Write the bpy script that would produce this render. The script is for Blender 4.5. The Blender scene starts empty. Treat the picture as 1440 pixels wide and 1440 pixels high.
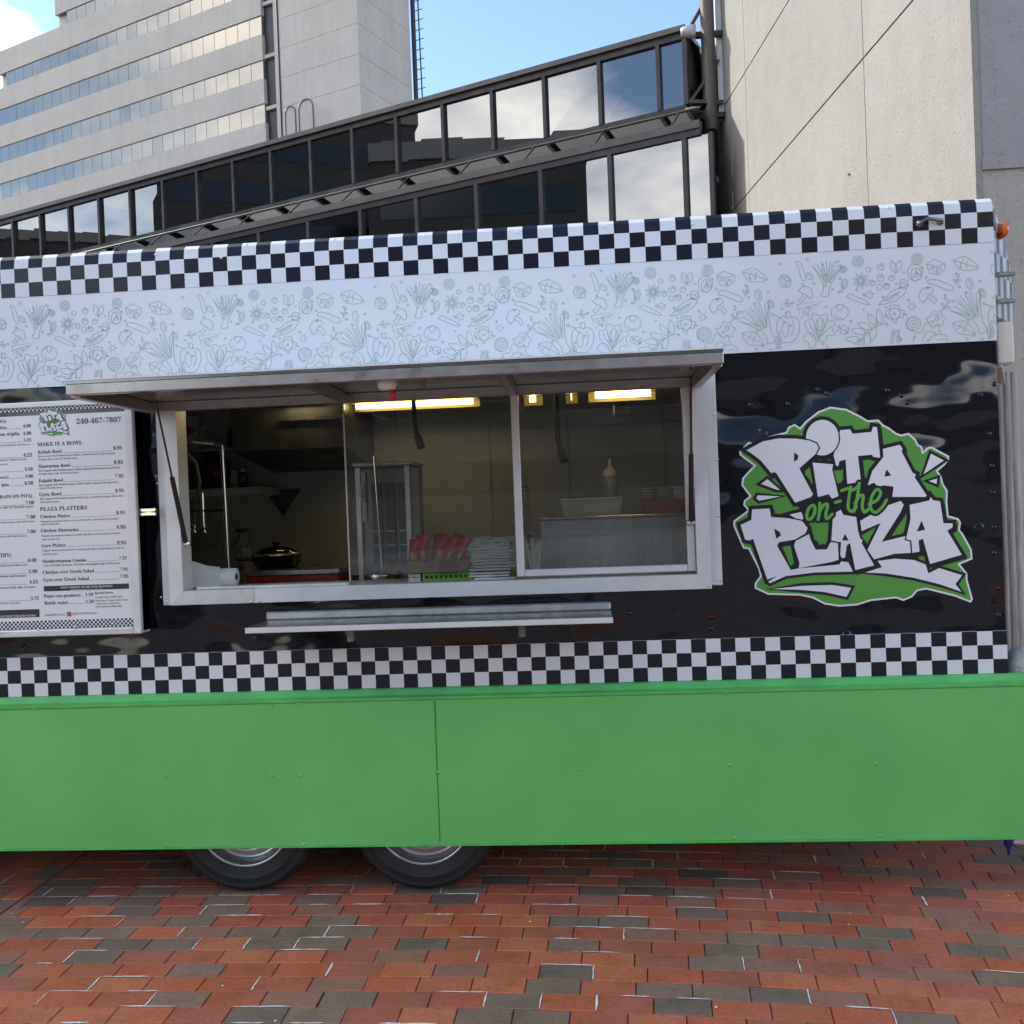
import bpy, bmesh, math, random
from mathutils import Vector, Matrix
from mathutils.geometry import tessellate_polygon
random.seed(7)
R = math.radians
PI = math.pi
SC = bpy.context.scene
COL = SC.collection

# ------------------------------------------------------------------ camera
F = 1320.0                      # focal length in photo pixels (1440 wide)
YAW, ROLL, PITCH = R(4.2), math.atan(.0383), R(-.48)
CAM = Vector((0, -4.07, 1.72))
fh = Vector((-math.sin(YAW), math.cos(YAW), 0)); rh = Vector((math.cos(YAW), math.sin(YAW), 0))
FWD = fh * math.cos(PITCH) + Vector((0, 0, math.sin(PITCH)))
u0 = -fh * math.sin(PITCH) + Vector((0, 0, math.cos(PITCH)))
UP = u0 * math.cos(ROLL) + rh * math.sin(ROLL)
RT = rh * math.cos(ROLL) - u0 * math.sin(ROLL)
cd = bpy.data.cameras.new('camera')
cam = bpy.data.objects.new('camera', cd); COL.objects.link(cam)
cd.sensor_width = 36; cd.lens = 36 * F / 1440; cd.clip_start = .05; cd.clip_end = 3000
M = Matrix((RT, UP, -FWD)).transposed().to_4x4(); M.translation = CAM
cam.matrix_world = M
SC.camera = cam

# ------------------------------------------------------------------ sky, sun, exposure
SUN_AZ, SUN_EL = R(-69), R(34)          # azimuth from +Y towards +X
CLOUD_SEED = (3.1, .4, 0); CLOUD_ROT = R(17)
SUNV = Vector((math.sin(SUN_AZ) * math.cos(SUN_EL), math.cos(SUN_AZ) * math.cos(SUN_EL), math.sin(SUN_EL)))
world = bpy.data.worlds.new('World'); SC.world = world; world.use_nodes = True
wn, wl = world.node_tree.nodes, world.node_tree.links
wn.clear()
wo = wn.new('ShaderNodeOutputWorld'); bg = wn.new('ShaderNodeBackground')
sky = wn.new('ShaderNodeTexSky'); sky.sky_type = 'NISHITA'; sky.sun_disc = False
sky.sun_elevation = SUN_EL; sky.sun_rotation = SUN_AZ; sky.air_density = 1.0; sky.dust_density = .15; sky.ozone_density = 1.6
tc = wn.new('ShaderNodeTexCoord')
def wmath(op, a, b=None):
    t = wn.new('ShaderNodeMath'); t.operation = op
    for i, v in enumerate((a, b)):
        if v is None: continue
        if isinstance(v, (int, float)): t.inputs[i].default_value = v
        else: wl.new(v, t.inputs[i])
    return t.outputs[0]
sx = wn.new('ShaderNodeSeparateXYZ'); wl.new(tc.outputs['Generated'], sx.inputs[0])
den = wmath('ADD', wmath('MAXIMUM', sx.outputs[2], 0.0), .16)          # clouds lie in a flat layer overhead
cv = wn.new('ShaderNodeCombineXYZ'); wl.new(wmath('DIVIDE', sx.outputs[0], den), cv.inputs[0]); wl.new(wmath('DIVIDE', sx.outputs[1], den), cv.inputs[1])
mp = wn.new('ShaderNodeMapping'); mp.inputs['Location'].default_value = CLOUD_SEED; mp.inputs['Rotation'].default_value = (0, 0, CLOUD_ROT); wl.new(cv.outputs[0], mp.inputs['Vector'])
nz = wn.new('ShaderNodeTexNoise'); nz.inputs['Scale'].default_value = .62; nz.inputs['Detail'].default_value = 9; nz.inputs['Roughness'].default_value = .55
rp = wn.new('ShaderNodeValToRGB'); rp.color_ramp.elements[0].position = .515; rp.color_ramp.elements[1].position = .64
nz2 = wn.new('ShaderNodeTexNoise'); nz2.inputs['Scale'].default_value = 2.2; nz2.inputs['Detail'].default_value = 6
rp2 = wn.new('ShaderNodeValToRGB'); rp2.color_ramp.elements[0].color = (8.5, 8.6, 9.0, 1); rp2.color_ramp.elements[1].color = (15.5, 14.8, 13.6, 1)
rp2.color_ramp.elements[0].position = .35; rp2.color_ramp.elements[1].position = .65
mx = wn.new('ShaderNodeMixRGB')
wl.new(mp.outputs[0], nz.inputs['Vector']); wl.new(mp.outputs[0], nz2.inputs['Vector'])
wl.new(nz.outputs['Fac'], rp.inputs[0]); wl.new(nz2.outputs['Fac'], rp2.inputs[0])
wl.new(rp.outputs[0], mx.inputs[0]); wl.new(sky.outputs[0], mx.inputs[1]); wl.new(rp2.outputs[0], mx.inputs[2])
wl.new(mx.outputs[0], bg.inputs[0]); bg.inputs[1].default_value = .12
wl.new(bg.outputs[0], wo.inputs[0])
sd = bpy.data.lights.new('sun', 'SUN'); sd.energy = 2.0; sd.angle = R(.53); sd.color = (1, .95, .86)
so = bpy.data.objects.new('sun', sd); COL.objects.link(so); so.rotation_euler = SUNV.to_track_quat('Z', 'Y').to_euler(); so.location = (-10, 10, 20)
vs = SC.view_settings; vs.view_transform = 'Standard'; vs.look = 'None'; vs.gamma = 1; vs.use_curve_mapping = False; vs.exposure = 1.33
SC.cycles.use_denoising = True; SC.cycles.max_bounces = 8; SC.cycles.transparent_max_bounces = 12; SC.cycles.caustics_reflective = False
SC.cycles.sample_clamp_indirect = 6

# ------------------------------------------------------------------ pixel helpers (a pixel gives a direction only)
def ray(px, py): return FWD + RT * ((px - 720) / F) - UP * ((py - 720) / F)
def at(px, py, y=0.0):
    d = ray(px, py); return CAM + d * ((y - CAM.y) / d.y)
def gnd(px, py, z=0.0):
    d = ray(px, py); return CAM + d * ((z - CAM.z) / d.z)
def hdir(px):
    d = ray(px, 709 - .0383 * (px - 720)); d.z = 0; return d.normalized()
def onpl(px, py, P0, dr):
    n = Vector((-dr.y, dr.x, 0)); d = ray(px, py); return CAM + d * (n.dot(P0 - CAM) / n.dot(d))

# ------------------------------------------------------------------ materials
def mat(name):
    m = bpy.data.materials.new(name); m.use_nodes = True
    return m, m.node_tree.nodes, m.node_tree.links, m.node_tree.nodes['Principled BSDF']
def noise(n, l, vec, scale, detail=4, rough=.55):
    t = n.new('ShaderNodeTexNoise'); t.inputs['Scale'].default_value = scale; t.inputs['Detail'].default_value = detail; t.inputs['Roughness'].default_value = rough
    l.new(vec, t.inputs['Vector']); return t.outputs['Fac']
def ramp(n, l, fac, stops, mode='LINEAR'):
    r = n.new('ShaderNodeValToRGB'); e = r.color_ramp; e.interpolation = mode
    while len(e.elements) < len(stops): e.elements.new(.5)
    for el, (p, c) in zip(e.elements, stops):
        el.position = p; el.color = (*c, 1) if len(c) == 3 else c
    l.new(fac, r.inputs[0]); return r.outputs[0]
def math_(n, l, op, a, b=None):
    t = n.new('ShaderNodeMath'); t.operation = op
    for i, v in enumerate((a, b)):
        if v is None: continue
        if isinstance(v, (int, float)): t.inputs[i].default_value = v
        else: l.new(v, t.inputs[i])
    return t.outputs[0]
def pm(name, col, rough=.5, metal=0, var=0, vs=4, bump=0, bs=60, spec=.5, coat=0, rvar=0, stretch=(1, 1, 1), bdist=.01):
    m, n, l, p = mat(name)
    g = n.new('ShaderNodeNewGeometry'); mp = n.new('ShaderNodeMapping'); mp.inputs['Scale'].default_value = stretch
    l.new(g.outputs['Position'], mp.inputs[0]); v = mp.outputs[0]
    p.inputs['Roughness'].default_value = rough; p.inputs['Metallic'].default_value = metal; p.inputs['Specular IOR Level'].default_value = spec
    p.inputs['Coat Weight'].default_value = coat; p.inputs['Coat Roughness'].default_value = .06
    if var:
        f = noise(n, l, v, vs, 6)
        lo = tuple(c * (1 - var) for c in col); hi = tuple(min(1, c * (1 + var)) for c in col)
        l.new(ramp(n, l, f, [(.3, lo), (.7, hi)]), p.inputs['Base Color'])
    else: p.inputs['Base Color'].default_value = (*col, 1)
    if rvar:
        f = noise(n, l, v, vs * 2.3, 5)
        l.new(ramp(n, l, f, [(.3, (max(0.02, rough - rvar),) * 3), (.7, (min(1, rough + rvar),) * 3)]), p.inputs['Roughness'])
    if bump:
        b = n.new('ShaderNodeBump'); b.inputs['Strength'].default_value = bump; b.inputs['Distance'].default_value = bdist
        l.new(noise(n, l, v, bs, 5), b.inputs['Height']); l.new(b.outputs[0], p.inputs['Normal'])
    return m
def glass(name, tint, refl=1.0, rough=0.0, base=.04, haze=0.0):
    m, n, l, p = mat(name); n.remove(p); out = n['Material Output']
    t = n.new('ShaderNodeBsdfTransparent'); t.inputs[0].default_value = (*tint, 1)
    g = n.new('ShaderNodeBsdfGlossy'); g.inputs['Roughness'].default_value = rough; g.inputs['Color'].default_value = (refl, refl, refl, 1)
    lw = n.new('ShaderNodeFresnel'); lw.inputs[0].default_value = 1.5
    f = math_(n, l, 'ADD', lw.outputs[0], base)
    s = n.new('ShaderNodeMixShader'); l.new(f, s.inputs[0]); l.new(t.outputs[0], s.inputs[1]); l.new(g.outputs[0], s.inputs[2])
    last = s.outputs[0]
    if haze:  # pale diffuse layer puts the milky reflected haze into the glass
        d = n.new('ShaderNodeBsdfDiffuse'); d.inputs[0].default_value = (.5, .5, .48, 1)
        gm = n.new('ShaderNodeNewGeometry'); q = noise(n, l, gm.outputs['Position'], 6, 8, .7)
        fac = ramp(n, l, q, [(.35, (haze * .3,) * 3), (.75, (haze,) * 3)])
        s2 = n.new('ShaderNodeMixShader'); l.new(fac, s2.inputs[0]); l.new(last, s2.inputs[1]); l.new(d.outputs[0], s2.inputs[2]); last = s2.outputs[0]
    l.new(last, out.inputs[0]); return m
def checker(name, x0, w, z0, h, c0, c1, rough=.22, coat=.3, wav=.0):
    """flat vinyl print: squares in world X / Z"""
    m, n, l, p = mat(name)
    g = n.new('ShaderNodeNewGeometry'); s = n.new('ShaderNodeSeparateXYZ'); l.new(g.outputs['Position'], s.inputs[0])
    a = math_(n, l, 'FLOOR', math_(n, l, 'DIVIDE', math_(n, l, 'SUBTRACT', s.outputs[0], x0), w))
    b = math_(n, l, 'FLOOR', math_(n, l, 'DIVIDE', math_(n, l, 'SUBTRACT', s.outputs[2], z0), h))
    par = math_(n, l, 'MODULO', math_(n, l, 'ABSOLUTE', math_(n, l, 'ADD', a, b)), 2)
    l.new(ramp(n, l, par, [(0, c0), (.5, c1)], 'CONSTANT'), p.inputs['Base Color'])
    p.inputs['Roughness'].default_value = rough; p.inputs['Coat Weight'].default_value = 0; p.inputs['Specular IOR Level'].default_value = .35
    bb = n.new('ShaderNodeBump'); bb.inputs['Strength'].default_value = .25; bb.inputs['Distance'].default_value = .01
    l.new(noise(n, l, g.outputs['Position'], 5, 3), bb.inputs['Height']); l.new(bb.outputs[0], p.inputs['Normal'])
    return m
def vinyl_black():
    m, n, l, p = mat('black_vinyl')
    p.inputs['Base Color'].default_value = (.0075, .008, .012, 1); p.inputs['Roughness'].default_value = .09; p.inputs['Specular IOR Level'].default_value = .45
    g = n.new('ShaderNodeNewGeometry'); mp = n.new('ShaderNodeMapping'); mp.inputs['Scale'].default_value = (1, 1, 1.6); l.new(g.outputs['Position'], mp.inputs[0])
    h1 = noise(n, l, mp.outputs[0], 2.2, 1.6, .38); h2 = noise(n, l, mp.outputs[0], .9, 1)
    vo = n.new('ShaderNodeTexVoronoi'); vo.inputs['Scale'].default_value = 4.2; l.new(g.outputs['Position'], vo.inputs['Vector'])
    bl = ramp(n, l, vo.outputs['Distance'], [(0, (1, 1, 1)), (.055, (.9, .9, .9)), (.09, (0, 0, 0))])
    h = math_(n, l, 'ADD', math_(n, l, 'MULTIPLY', h1, 1.0), math_(n, l, 'ADD', math_(n, l, 'MULTIPLY', h2, 1.6), math_(n, l, 'MULTIPLY', bl, .05)))
    b = n.new('ShaderNodeBump'); b.inputs['Strength'].default_value = 1.0; b.inputs['Distance'].default_value = .085
    l.new(h, b.inputs['Height']); l.new(b.outputs[0], p.inputs['Normal']); return m
def emit(name, col, st):
    m, n, l, p = mat(name); p.inputs['Base Color'].default_value = (*col, 1)
    p.inputs['Emission Color'].default_value = (*col, 1); p.inputs['Emission Strength'].default_value = st; return m

WHITE = (.74, .775, .83)
MT = dict(
    vinyl=vinyl_black(),
    white_vinyl=pm('white_vinyl', WHITE, .28, var=.03, vs=2, bump=.2, bs=5, coat=.25, bdist=.008),
    print_line=pm('print_line', (.38, .51, .46), .4),
    green=pm('green_paint', (.140, .53, .150), .36, var=.07, vs=2.2, bump=.06, bs=2.5, coat=.12, bdist=.05, rvar=.06),
    green_ledge=pm('green_ledge_paint', (.10, .50, .115), .25, var=.16, vs=7, coat=.4, bump=.2, bs=9),
    logo_white=pm('logo_white', (.78, .80, .85), .3), logo_green=pm('logo_green', (.105, .33, .06), .35), logo_black=pm('logo_black', (.014, .014, .02), .3),
    script_green=pm('script_green', (.14, .46, .08), .35),
    alu=pm('brushed_aluminium', (.62, .63, .65), .42, .85, var=.14, vs=9, rvar=.1, bump=.12, bs=40, stretch=(1, 1, 1)),
    alu_white=pm('white_coated_aluminium', (.70, .71, .72), .38, .15, var=.08, vs=6, rvar=.08),
    alu_warm=pm('hatch_aluminium', (.42, .385, .365), .34, .8, var=.12, vs=5, rvar=.1),
    hatch_sheet=pm('hatch_sheet', (.30, .29, .28), .22, .8, var=.15, vs=3, rvar=.06, bump=.1, bs=4),
    steel=pm('stainless_steel', (.45, .44, .42), .27, .95, var=.1, vs=6, rvar=.1, stretch=(1, 1, 6)),
    steel_dull=pm('dull_steel', (.48, .47, .44), .42, .2, var=.18, vs=3, rvar=.12),
    steel_dark=pm('sooty_steel', (.12, .125, .13), .38, .7, var=.3, vs=3, rvar=.1),
    steel_blue=pm('fridge_steel', (.56, .59, .67), .33, .25, var=.14, vs=3.5, stretch=(3, 3, .5), rvar=.1),
    chrome=pm('chrome', (.75, .75, .76), .1, 1),
    black=pm('black_paint', (.012, .012, .013), .35), black_matt=pm('black_matt', (.01, .01, .011), .75),
    rubber=pm('tyre_rubber', (.016, .017, .02), .62, var=.3, vs=14, bump=.2, bs=60),
    rim=pm('rim_steel', (.55, .56, .58), .3, .85, var=.1, vs=12),
    interior=pm('interior_wall_sheet', (.60, .63, .68), .4, .0, var=.16, vs=1.8, rvar=.1),
    ceiling_in=pm('interior_ceiling_sheet', (.5, .48, .42), .5, .1, var=.1),
    floor_in=pm('interior_floor_sheet', (.25, .24, .22), .5),
    tube=emit('tube_light', (1, .82, .40), 3.8), fixture=pm('fixture_lamp_yellow', (.62, .50, .18), .5),  # yellow of the lamp light put into the fixture's base colour
    cab_glass=glass('cab_glass', (.86, .87, .84), .7, .01, .03, .045),
    menu=pm('menu_print', (.78, .79, .83), .3, var=.03, vs=3, coat=.3), ink=pm('menu_ink', (.03, .03, .04), .5), ink_soft=pm('menu_ink_soft', (.16, .17, .19), .5), pink=pm('icon_pink', (.45, .08, .16), .5),
    orange=pm('marker_lens', (.75, .16, .01), .2, coat=.5), red=pm('red_plastic', (.5, .02, .02), .3),
    blue=pm('blue_plastic', (.01, .03, .22), .35), cream=pm('cream_pvc', (.66, .62, .54), .45, var=.08, vs=6, bump=.1), galv=pm('weathered_galvanised', (.24, .225, .20), .6, .3, var=.35, vs=12, stretch=(4, 4, .4), bump=.2, bs=30),
    conc=None, paper=pm('white_paper', (.78, .78, .78), .8, bump=.3, bs=30), plast=pm('white_plastic', (.82, .82, .84), .4),
    clear=pm('milky_plastic', (.48, .47, .56), .3), wicker=pm('wicker', (.42, .25, .11), .7, var=.3, vs=60, bump=.6, bs=120), wicker_tag=pm('basket_tag', (.16, .02, .02), .5),
    bag_red=pm('snack_bag_red', (.62, .025, .035), .25, .2, bump=.5, bs=26, bdist=.006), bag_foil=pm('snack_bag_foil', (.5, .46, .42), .25, .6), bag_gold=pm('snack_bag_print', (.65, .45, .2), .3),
    green_tray=pm('green_tray', (.16, .42, .05), .4), crate=pm('orange_plastic', (.42, .10, .04), .45), steel_box=pm('container_steel', (.38, .37, .33), .35, .7),
    pan=pm('pan_black', (.008, .008, .009), .22), lid=glass('lid_glass', (.55, .55, .5), .8, .02, .08), griddle_red=pm('griddle_front', (.25, .02, .015), .4),
    pot=pm('pot_dark_red', (.09, .02, .02), .35), kgreen=pm('leaf_green', (.12, .3, .1), .5), box_white=pm('carton_white', (.62, .6, .57), .6),
    glass_ext=glass('bridge_glass', (.24, .26, .27), .50, .0, .40), bridge_frame=pm('bronze_frame', (.036, .034, .036), .42, .35, var=.2, vs=3, rvar=.1), bridge_light=pm('weathered_bronze', (.085, .08, .08), .45, .3, var=.25, vs=2),
    bridge_in=pm('bridge_interior', (.028, .027, .025), .8, var=.3, vs=.8), duct=pm('white_duct', (.62, .62, .6), .5), slope_glass=glass('slope_glass', (.2, .22, .24), .30, .05, .5),
    office=None, off_dark=pm('dark_louvre', (.02, .02, .026), .5), off_glass=None, off_mull=pm('office_mullion', (.16, .16, .165), .5, .4),
    pipe_brown=pm('brown_pipe', (.115, .098, .09), .55, .1, var=.2, vs=9, stretch=(3, 3, .4), bump=.15, bs=30), lamp_grey=pm('lamp_grey', (.45, .46, .48), .35, .4),
    opp=pm('dark_facade', (.085, .08, .075), .8, var=.15, vs=.4), opp_trim=pm('pale_parapet', (.32, .31, .29), .8, var=.1, vs=.4), opp_glass=pm('dark_windows', (.012, .014, .018), .12, spec=.8),
    sand=pm('joint_sand', (.85, .83, .80), .9, var=.2, vs=60), bed=pm('joint_bed', (.028, .024, .022), .95, var=.4, vs=20),
)
def concrete(name, col, dark, peb=38, bst=.9, speck=.5):
    m, n, l, p = mat(name)
    g = n.new('ShaderNodeNewGeometry'); P = g.outputs['Position']
    big = noise(n, l, P, .35, 5); fine = noise(n, l, P, peb, 6, .75); mid = noise(n, l, P, 3, 4)
    base = ramp(n, l, big, [(.3, tuple(c * .93 for c in col)), (.7, tuple(min(1, c * 1.05) for c in col))])
    sp = ramp(n, l, fine, [(.30, dark), (.44, (1, 1, 1)), (.6, (1, 1, 1)), (.8, (1.0, 1.0, 1.0))])
    mu = n.new('ShaderNodeMixRGB'); mu.blend_type = 'MULTIPLY'; mu.inputs[0].default_value = speck; l.new(base, mu.inputs[1]); l.new(sp, mu.inputs[2])
    m2 = n.new('ShaderNodeMixRGB'); m2.blend_type = 'MULTIPLY'; m2.inputs[0].default_value = .5
    l.new(mu.outputs[0], m2.inputs[1]); l.new(ramp(n, l, mid, [(.3, (.86, .85, .84)), (.65, (1, 1, 1))]), m2.inputs[2])
    mpp = n.new('ShaderNodeMapping'); mpp.inputs['Scale'].default_value = (1.6, 1.6, .09); l.new(P, mpp.inputs[0])
    m4 = n.new('ShaderNodeMixRGB'); m4.blend_type = 'MULTIPLY'; m4.inputs[0].default_value = .3
    l.new(m2.outputs[0], m4.inputs[1]); l.new(ramp(n, l, noise(n, l, mpp.outputs[0], 1.0, 7, .65), [(.34, (.80, .79, .77)), (.52, (1, 1, 1))]), m4.inputs[2])
    l.new(m4.outputs[0], p.inputs['Base Color']); p.inputs['Roughness'].default_value = .9; p.inputs['Specular IOR Level'].default_value = .2
    b = n.new('ShaderNodeBump'); b.inputs['Strength'].default_value = bst; b.inputs['Distance'].default_value = .015
    l.new(noise(n, l, P, peb * .8, 5, .7), b.inputs['Height']); l.new(b.outputs[0], p.inputs['Normal']); return m
MT['conc'] = concrete('aggregate_concrete', (.335, .326, .302), (.36, .34, .31), 30, .8, .7)
MT['conc_grey'] = concrete('grey_concrete', (.37, .37, .385), (.35, .34, .34), 30, .7, .7)  # end face: its shade put into the colour as bluish grey
MT['office'] = concrete('office_concrete', (.45, .445, .43), (.85, .85, .85), 1.2, .05, .2)
def offglass():
    m, n, l, p = mat('office_glass'); p.inputs['Base Color'].default_value = (.26, .245, .215, 1); p.inputs['Metallic'].default_value = .92; p.inputs['Roughness'].default_value = .04
    g = n.new('ShaderNodeNewGeometry'); b = n.new('ShaderNodeBump'); b.inputs['Strength'].default_value = .03; b.inputs['Distance'].default_value = .1
    l.new(noise(n, l, g.outputs['Position'], .8, 2), b.inputs['Height']); l.new(b.outputs[0], p.inputs['Normal']); return m
MT['off_glass'] = offglass()
BRICK_STOPS = [(p_, tuple(c_ * 1.12 for c_ in q_)) for p_, q_ in [(0, (.47, .112, .054)), (.16, (.42, .10, .05)), (.32, (.52, .14, .068)), (.46, (.38, .105, .06)), (.57, (.31, .14, .09)), (.68, (.215, .14, .098)), (.80, (.18, .125, .092)), (.90, (.25, .155, .108)), (.975, (.13, .092, .072))]]
def brick_mat(name, island):
    m, n, l, p = mat(name)
    g = n.new('ShaderNodeNewGeometry'); P = g.outputs['Position']
    if island: rnd = g.outputs['Random Per Island']
    else: rnd = n.new('ShaderNodeObjectInfo').outputs['Random']
    base = ramp(n, l, rnd, BRICK_STOPS, 'CONSTANT')
    f = noise(n, l, P, 9, 7, .7); f2 = noise(n, l, P, 55, 5, .7)
    mu = n.new('ShaderNodeMixRGB'); mu.blend_type = 'MULTIPLY'; mu.inputs[0].default_value = .75; l.new(base, mu.inputs[1]); l.new(ramp(n, l, f, [(.25, (.52, .52, .54)), (.48, (.95, .95, .95)), (.75, (1.2, 1.17, 1.14))]), mu.inputs[2])
    m2 = n.new('ShaderNodeMixRGB'); m2.blend_type = 'MULTIPLY'; m2.inputs[0].default_value = .6; l.new(mu.outputs[0], m2.inputs[1]); l.new(ramp(n, l, f2, [(.3, (.45, .45, .45)), (.5, (1, 1, 1)), (.7, (1.15, 1.15, 1.15))]), m2.inputs[2])
    m3 = n.new('ShaderNodeMixRGB'); l.new(ramp(n, l, noise(n, l, P, 2.2, 6, .65), [(.42, (.03, .03, .03)), (.75, (.24, .24, .24))]), m3.inputs[0]); l.new(m2.outputs[0], m3.inputs[1]); m3.inputs[2].default_value = (.36, .29, .25, 1)
    l.new(m3.outputs[0], p.inputs['Base Color']); l.new(ramp(n, l, f, [(.3, (.55,) * 3), (.7, (.78,) * 3)]), p.inputs['Roughness']); p.inputs['Specular IOR Level'].default_value = .35
    b = n.new('ShaderNodeBump'); b.inputs['Strength'].default_value = .5; b.inputs['Distance'].default_value = .004
    l.new(noise(n, l, P, 90, 5, .7), b.inputs['Height']); l.new(b.outputs[0], p.inputs['Normal']); return m
MT['brick'] = brick_mat('paver_brick', False); MT['brick_far'] = brick_mat('paver_brick_joined', True)
def ground_mat():
    m, n, l, p = mat('far_paving')
    g = n.new('ShaderNodeNewGeometry'); t = n.new('ShaderNodeTexBrick'); l.new(g.outputs['Position'], t.inputs['Vector'])
    t.inputs['Scale'].default_value = 1; t.inputs['Brick Width'].default_value = .205; t.inputs['Row Height'].default_value = .104; t.inputs['Mortar Size'].default_value = .003
    t.inputs['Color1'].default_value = (.30, .09, .055, 1); t.inputs['Color2'].default_value = (.13, .10, .085, 1); t.inputs['Mortar'].default_value = (.05, .045, .04, 1)
    l.new(t.outputs['Color'], p.inputs['Base Color']); p.inputs['Roughness'].default_value = .75; return m
MT['ground'] = ground_mat()

# ------------------------------------------------------------------ mesh helpers
LOC = {}
def link(o, parent=None):
    COL.objects.link(o)
    if parent is not None:
        o.parent = parent; o.matrix_parent_inverse = Matrix.Translation(LOC.get(parent.name, Vector())).inverted()
    return o
def thing(name, label, cat, loc, group=None):
    o = bpy.data.objects.new(name, None); o.empty_display_size = .1; o.location = loc; COL.objects.link(o); LOC[o.name] = Vector(loc)
    return tag(o, label, cat, group)
def tag(o, label, cat, group=None):
    o['label'] = label; o['category'] = cat
    if group: o['group'] = group
    return o
class MB:
    def __init__(s): s.v = []; s.f = []; s.sm = []
    def add(s, vs, fs, smooth=False):
        k = len(s.v); s.v += [tuple(v) for v in vs]; s.f += [tuple(i + k for i in f) for f in fs]; s.sm += [smooth] * len(fs); return s
    def box(s, x0, x1, y0, y1, z0, z1, ch=0.0):
        if x0 > x1: x0, x1 = x1, x0
        if y0 > y1: y0, y1 = y1, y0
        if z0 > z1: z0, z1 = z1, z0
        if ch <= 0:
            return s.add([(x0, y0, z0), (x1, y0, z0), (x1, y1, z0), (x0, y1, z0), (x0, y0, z1), (x1, y0, z1), (x1, y1, z1), (x0, y1, z1)],
                         [(0, 3, 2, 1), (4, 5, 6, 7), (0, 1, 5, 4), (1, 2, 6, 5), (2, 3, 7, 6), (3, 0, 4, 7)])
        c = min(ch, (x1 - x0) * .45, (y1 - y0) * .45, (z1 - z0) * .45)
        bm = bmesh.new(); bmesh.ops.create_cube(bm, size=1)
        for v in bm.verts: v.co = ((x0 + x1) / 2 + v.co.x * (x1 - x0), (y0 + y1) / 2 + v.co.y * (y1 - y0), (z0 + z1) / 2 + v.co.z * (z1 - z0))
        bmesh.ops.bevel(bm, geom=bm.edges[:], offset=c, segments=1, affect='EDGES')
        bm.verts.index_update(); s.add([v.co[:] for v in bm.verts], [[v.index for v in f.verts] for f in bm.faces]); bm.free(); return s
    def tube(s, pts, r, n=8, caps=True, r1=None):
        pts = [Vector(p) for p in pts]; k = len(pts); vs = []; fs = []
        up = None
        for i, p in enumerate(pts):
            d = (pts[min(i + 1, k - 1)] - pts[max(i - 1, 0)]).normalized()
            if up is None: up = Vector((0, 0, 1)) if abs(d.z) < .9 else Vector((1, 0, 0))
            a = d.cross(up).normalized(); b = a.cross(d).normalized(); up = b
            rr = r if r1 is None else r + (r1 - r) * i / max(1, k - 1)
            if isinstance(r, (list, tuple)): rr = r[i]
            vs += [p + (a * math.cos(2 * PI * j / n) + b * math.sin(2 * PI * j / n)) * rr for j in range(n)]
        for i in range(k - 1):
            for j in range(n): fs.append((i * n + j, i * n + (j + 1) % n, (i + 1) * n + (j + 1) % n, (i + 1) * n + j))
        s.add(vs, fs, True)
        if caps: s.add(vs[:n], [tuple(range(n))[::-1]]); s.add(vs[-n:], [tuple(range(n))])
        return s
    def lathe(s, prof, c, axis='z', n=24, a0=0, sx=1, sy=1):
        """prof: list of (radius, height) along axis from centre c"""
        c = Vector(c); vs = []; fs = []; k = len(prof)
        for r, h in prof:
            for j in range(n):
                a = a0 + 2 * PI * j / n; u, w = r * math.cos(a) * sx, r * math.sin(a) * sy
                vs.append(c + (Vector((u, w, h)) if axis == 'z' else Vector((u, h, w)) if axis == 'y' else Vector((h, u, w))))
        for i in range(k - 1):
            for j in range(n): fs.append((i * n + j, i * n + (j + 1) % n, (i + 1) * n + (j + 1) % n, (i + 1) * n + j))
        s.add(vs, fs, True); return s
    def quad(s, a, b, c, d): return s.add([a, b, c, d], [(0, 1, 2, 3)])
    def slab(s, quadpts, nrm, th):
        """a quad (4 points) thickened along nrm"""
        q = [Vector(p) for p in quadpts]; nn = Vector(nrm).normalized() * th; a = [p + nn for p in q]
        return s.add(q + a, [(3, 2, 1, 0), (4, 5, 6, 7), (0, 1, 5, 4), (1, 2, 6, 5), (2, 3, 7, 6), (3, 0, 4, 7)])
    def bar(s, a, b, w, h, upv=(0, 0, 1)):
        a, b = Vector(a), Vector(b); d = (b - a).normalized(); u = Vector(upv); sd_ = d.cross(u).normalized() * (w / 2); uu = sd_.cross(d).normalized() * (h / 2)
        q = [a - sd_ - uu, a + sd_ - uu, a + sd_ + uu, a - sd_ + uu, b - sd_ - uu, b + sd_ - uu, b + sd_ + uu, b - sd_ + uu]
        return s.add(q, [(0, 1, 2, 3), (7, 6, 5, 4), (0, 4, 5, 1), (1, 5, 6, 2), (2, 6, 7, 3), (3, 7, 4, 0)])
    def poly(s, pts2, fn, holes=()):
        loops = [[Vector((p[0], p[1], 0)) for p in pts2]] + [[Vector((p[0], p[1], 0)) for p in h] for h in holes]
        flat = [v for lp in loops for v in lp]; tri = tessellate_polygon(loops)
        return s.add([fn(v.x, v.y) for v in flat], tri)
    def mesh(s, name, m):
        me = bpy.data.meshes.new(name); me.from_pydata(s.v, [], s.f)
        me.polygons.foreach_set('use_smooth', s.sm); me.materials.append(m)
        bm = bmesh.new(); bm.from_mesh(me); bmesh.ops.remove_doubles(bm, verts=bm.verts, dist=1e-6); bmesh.ops.recalc_face_normals(bm, faces=bm.faces); bm.to_mesh(me); bm.free()
        me.update(); return me
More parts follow.
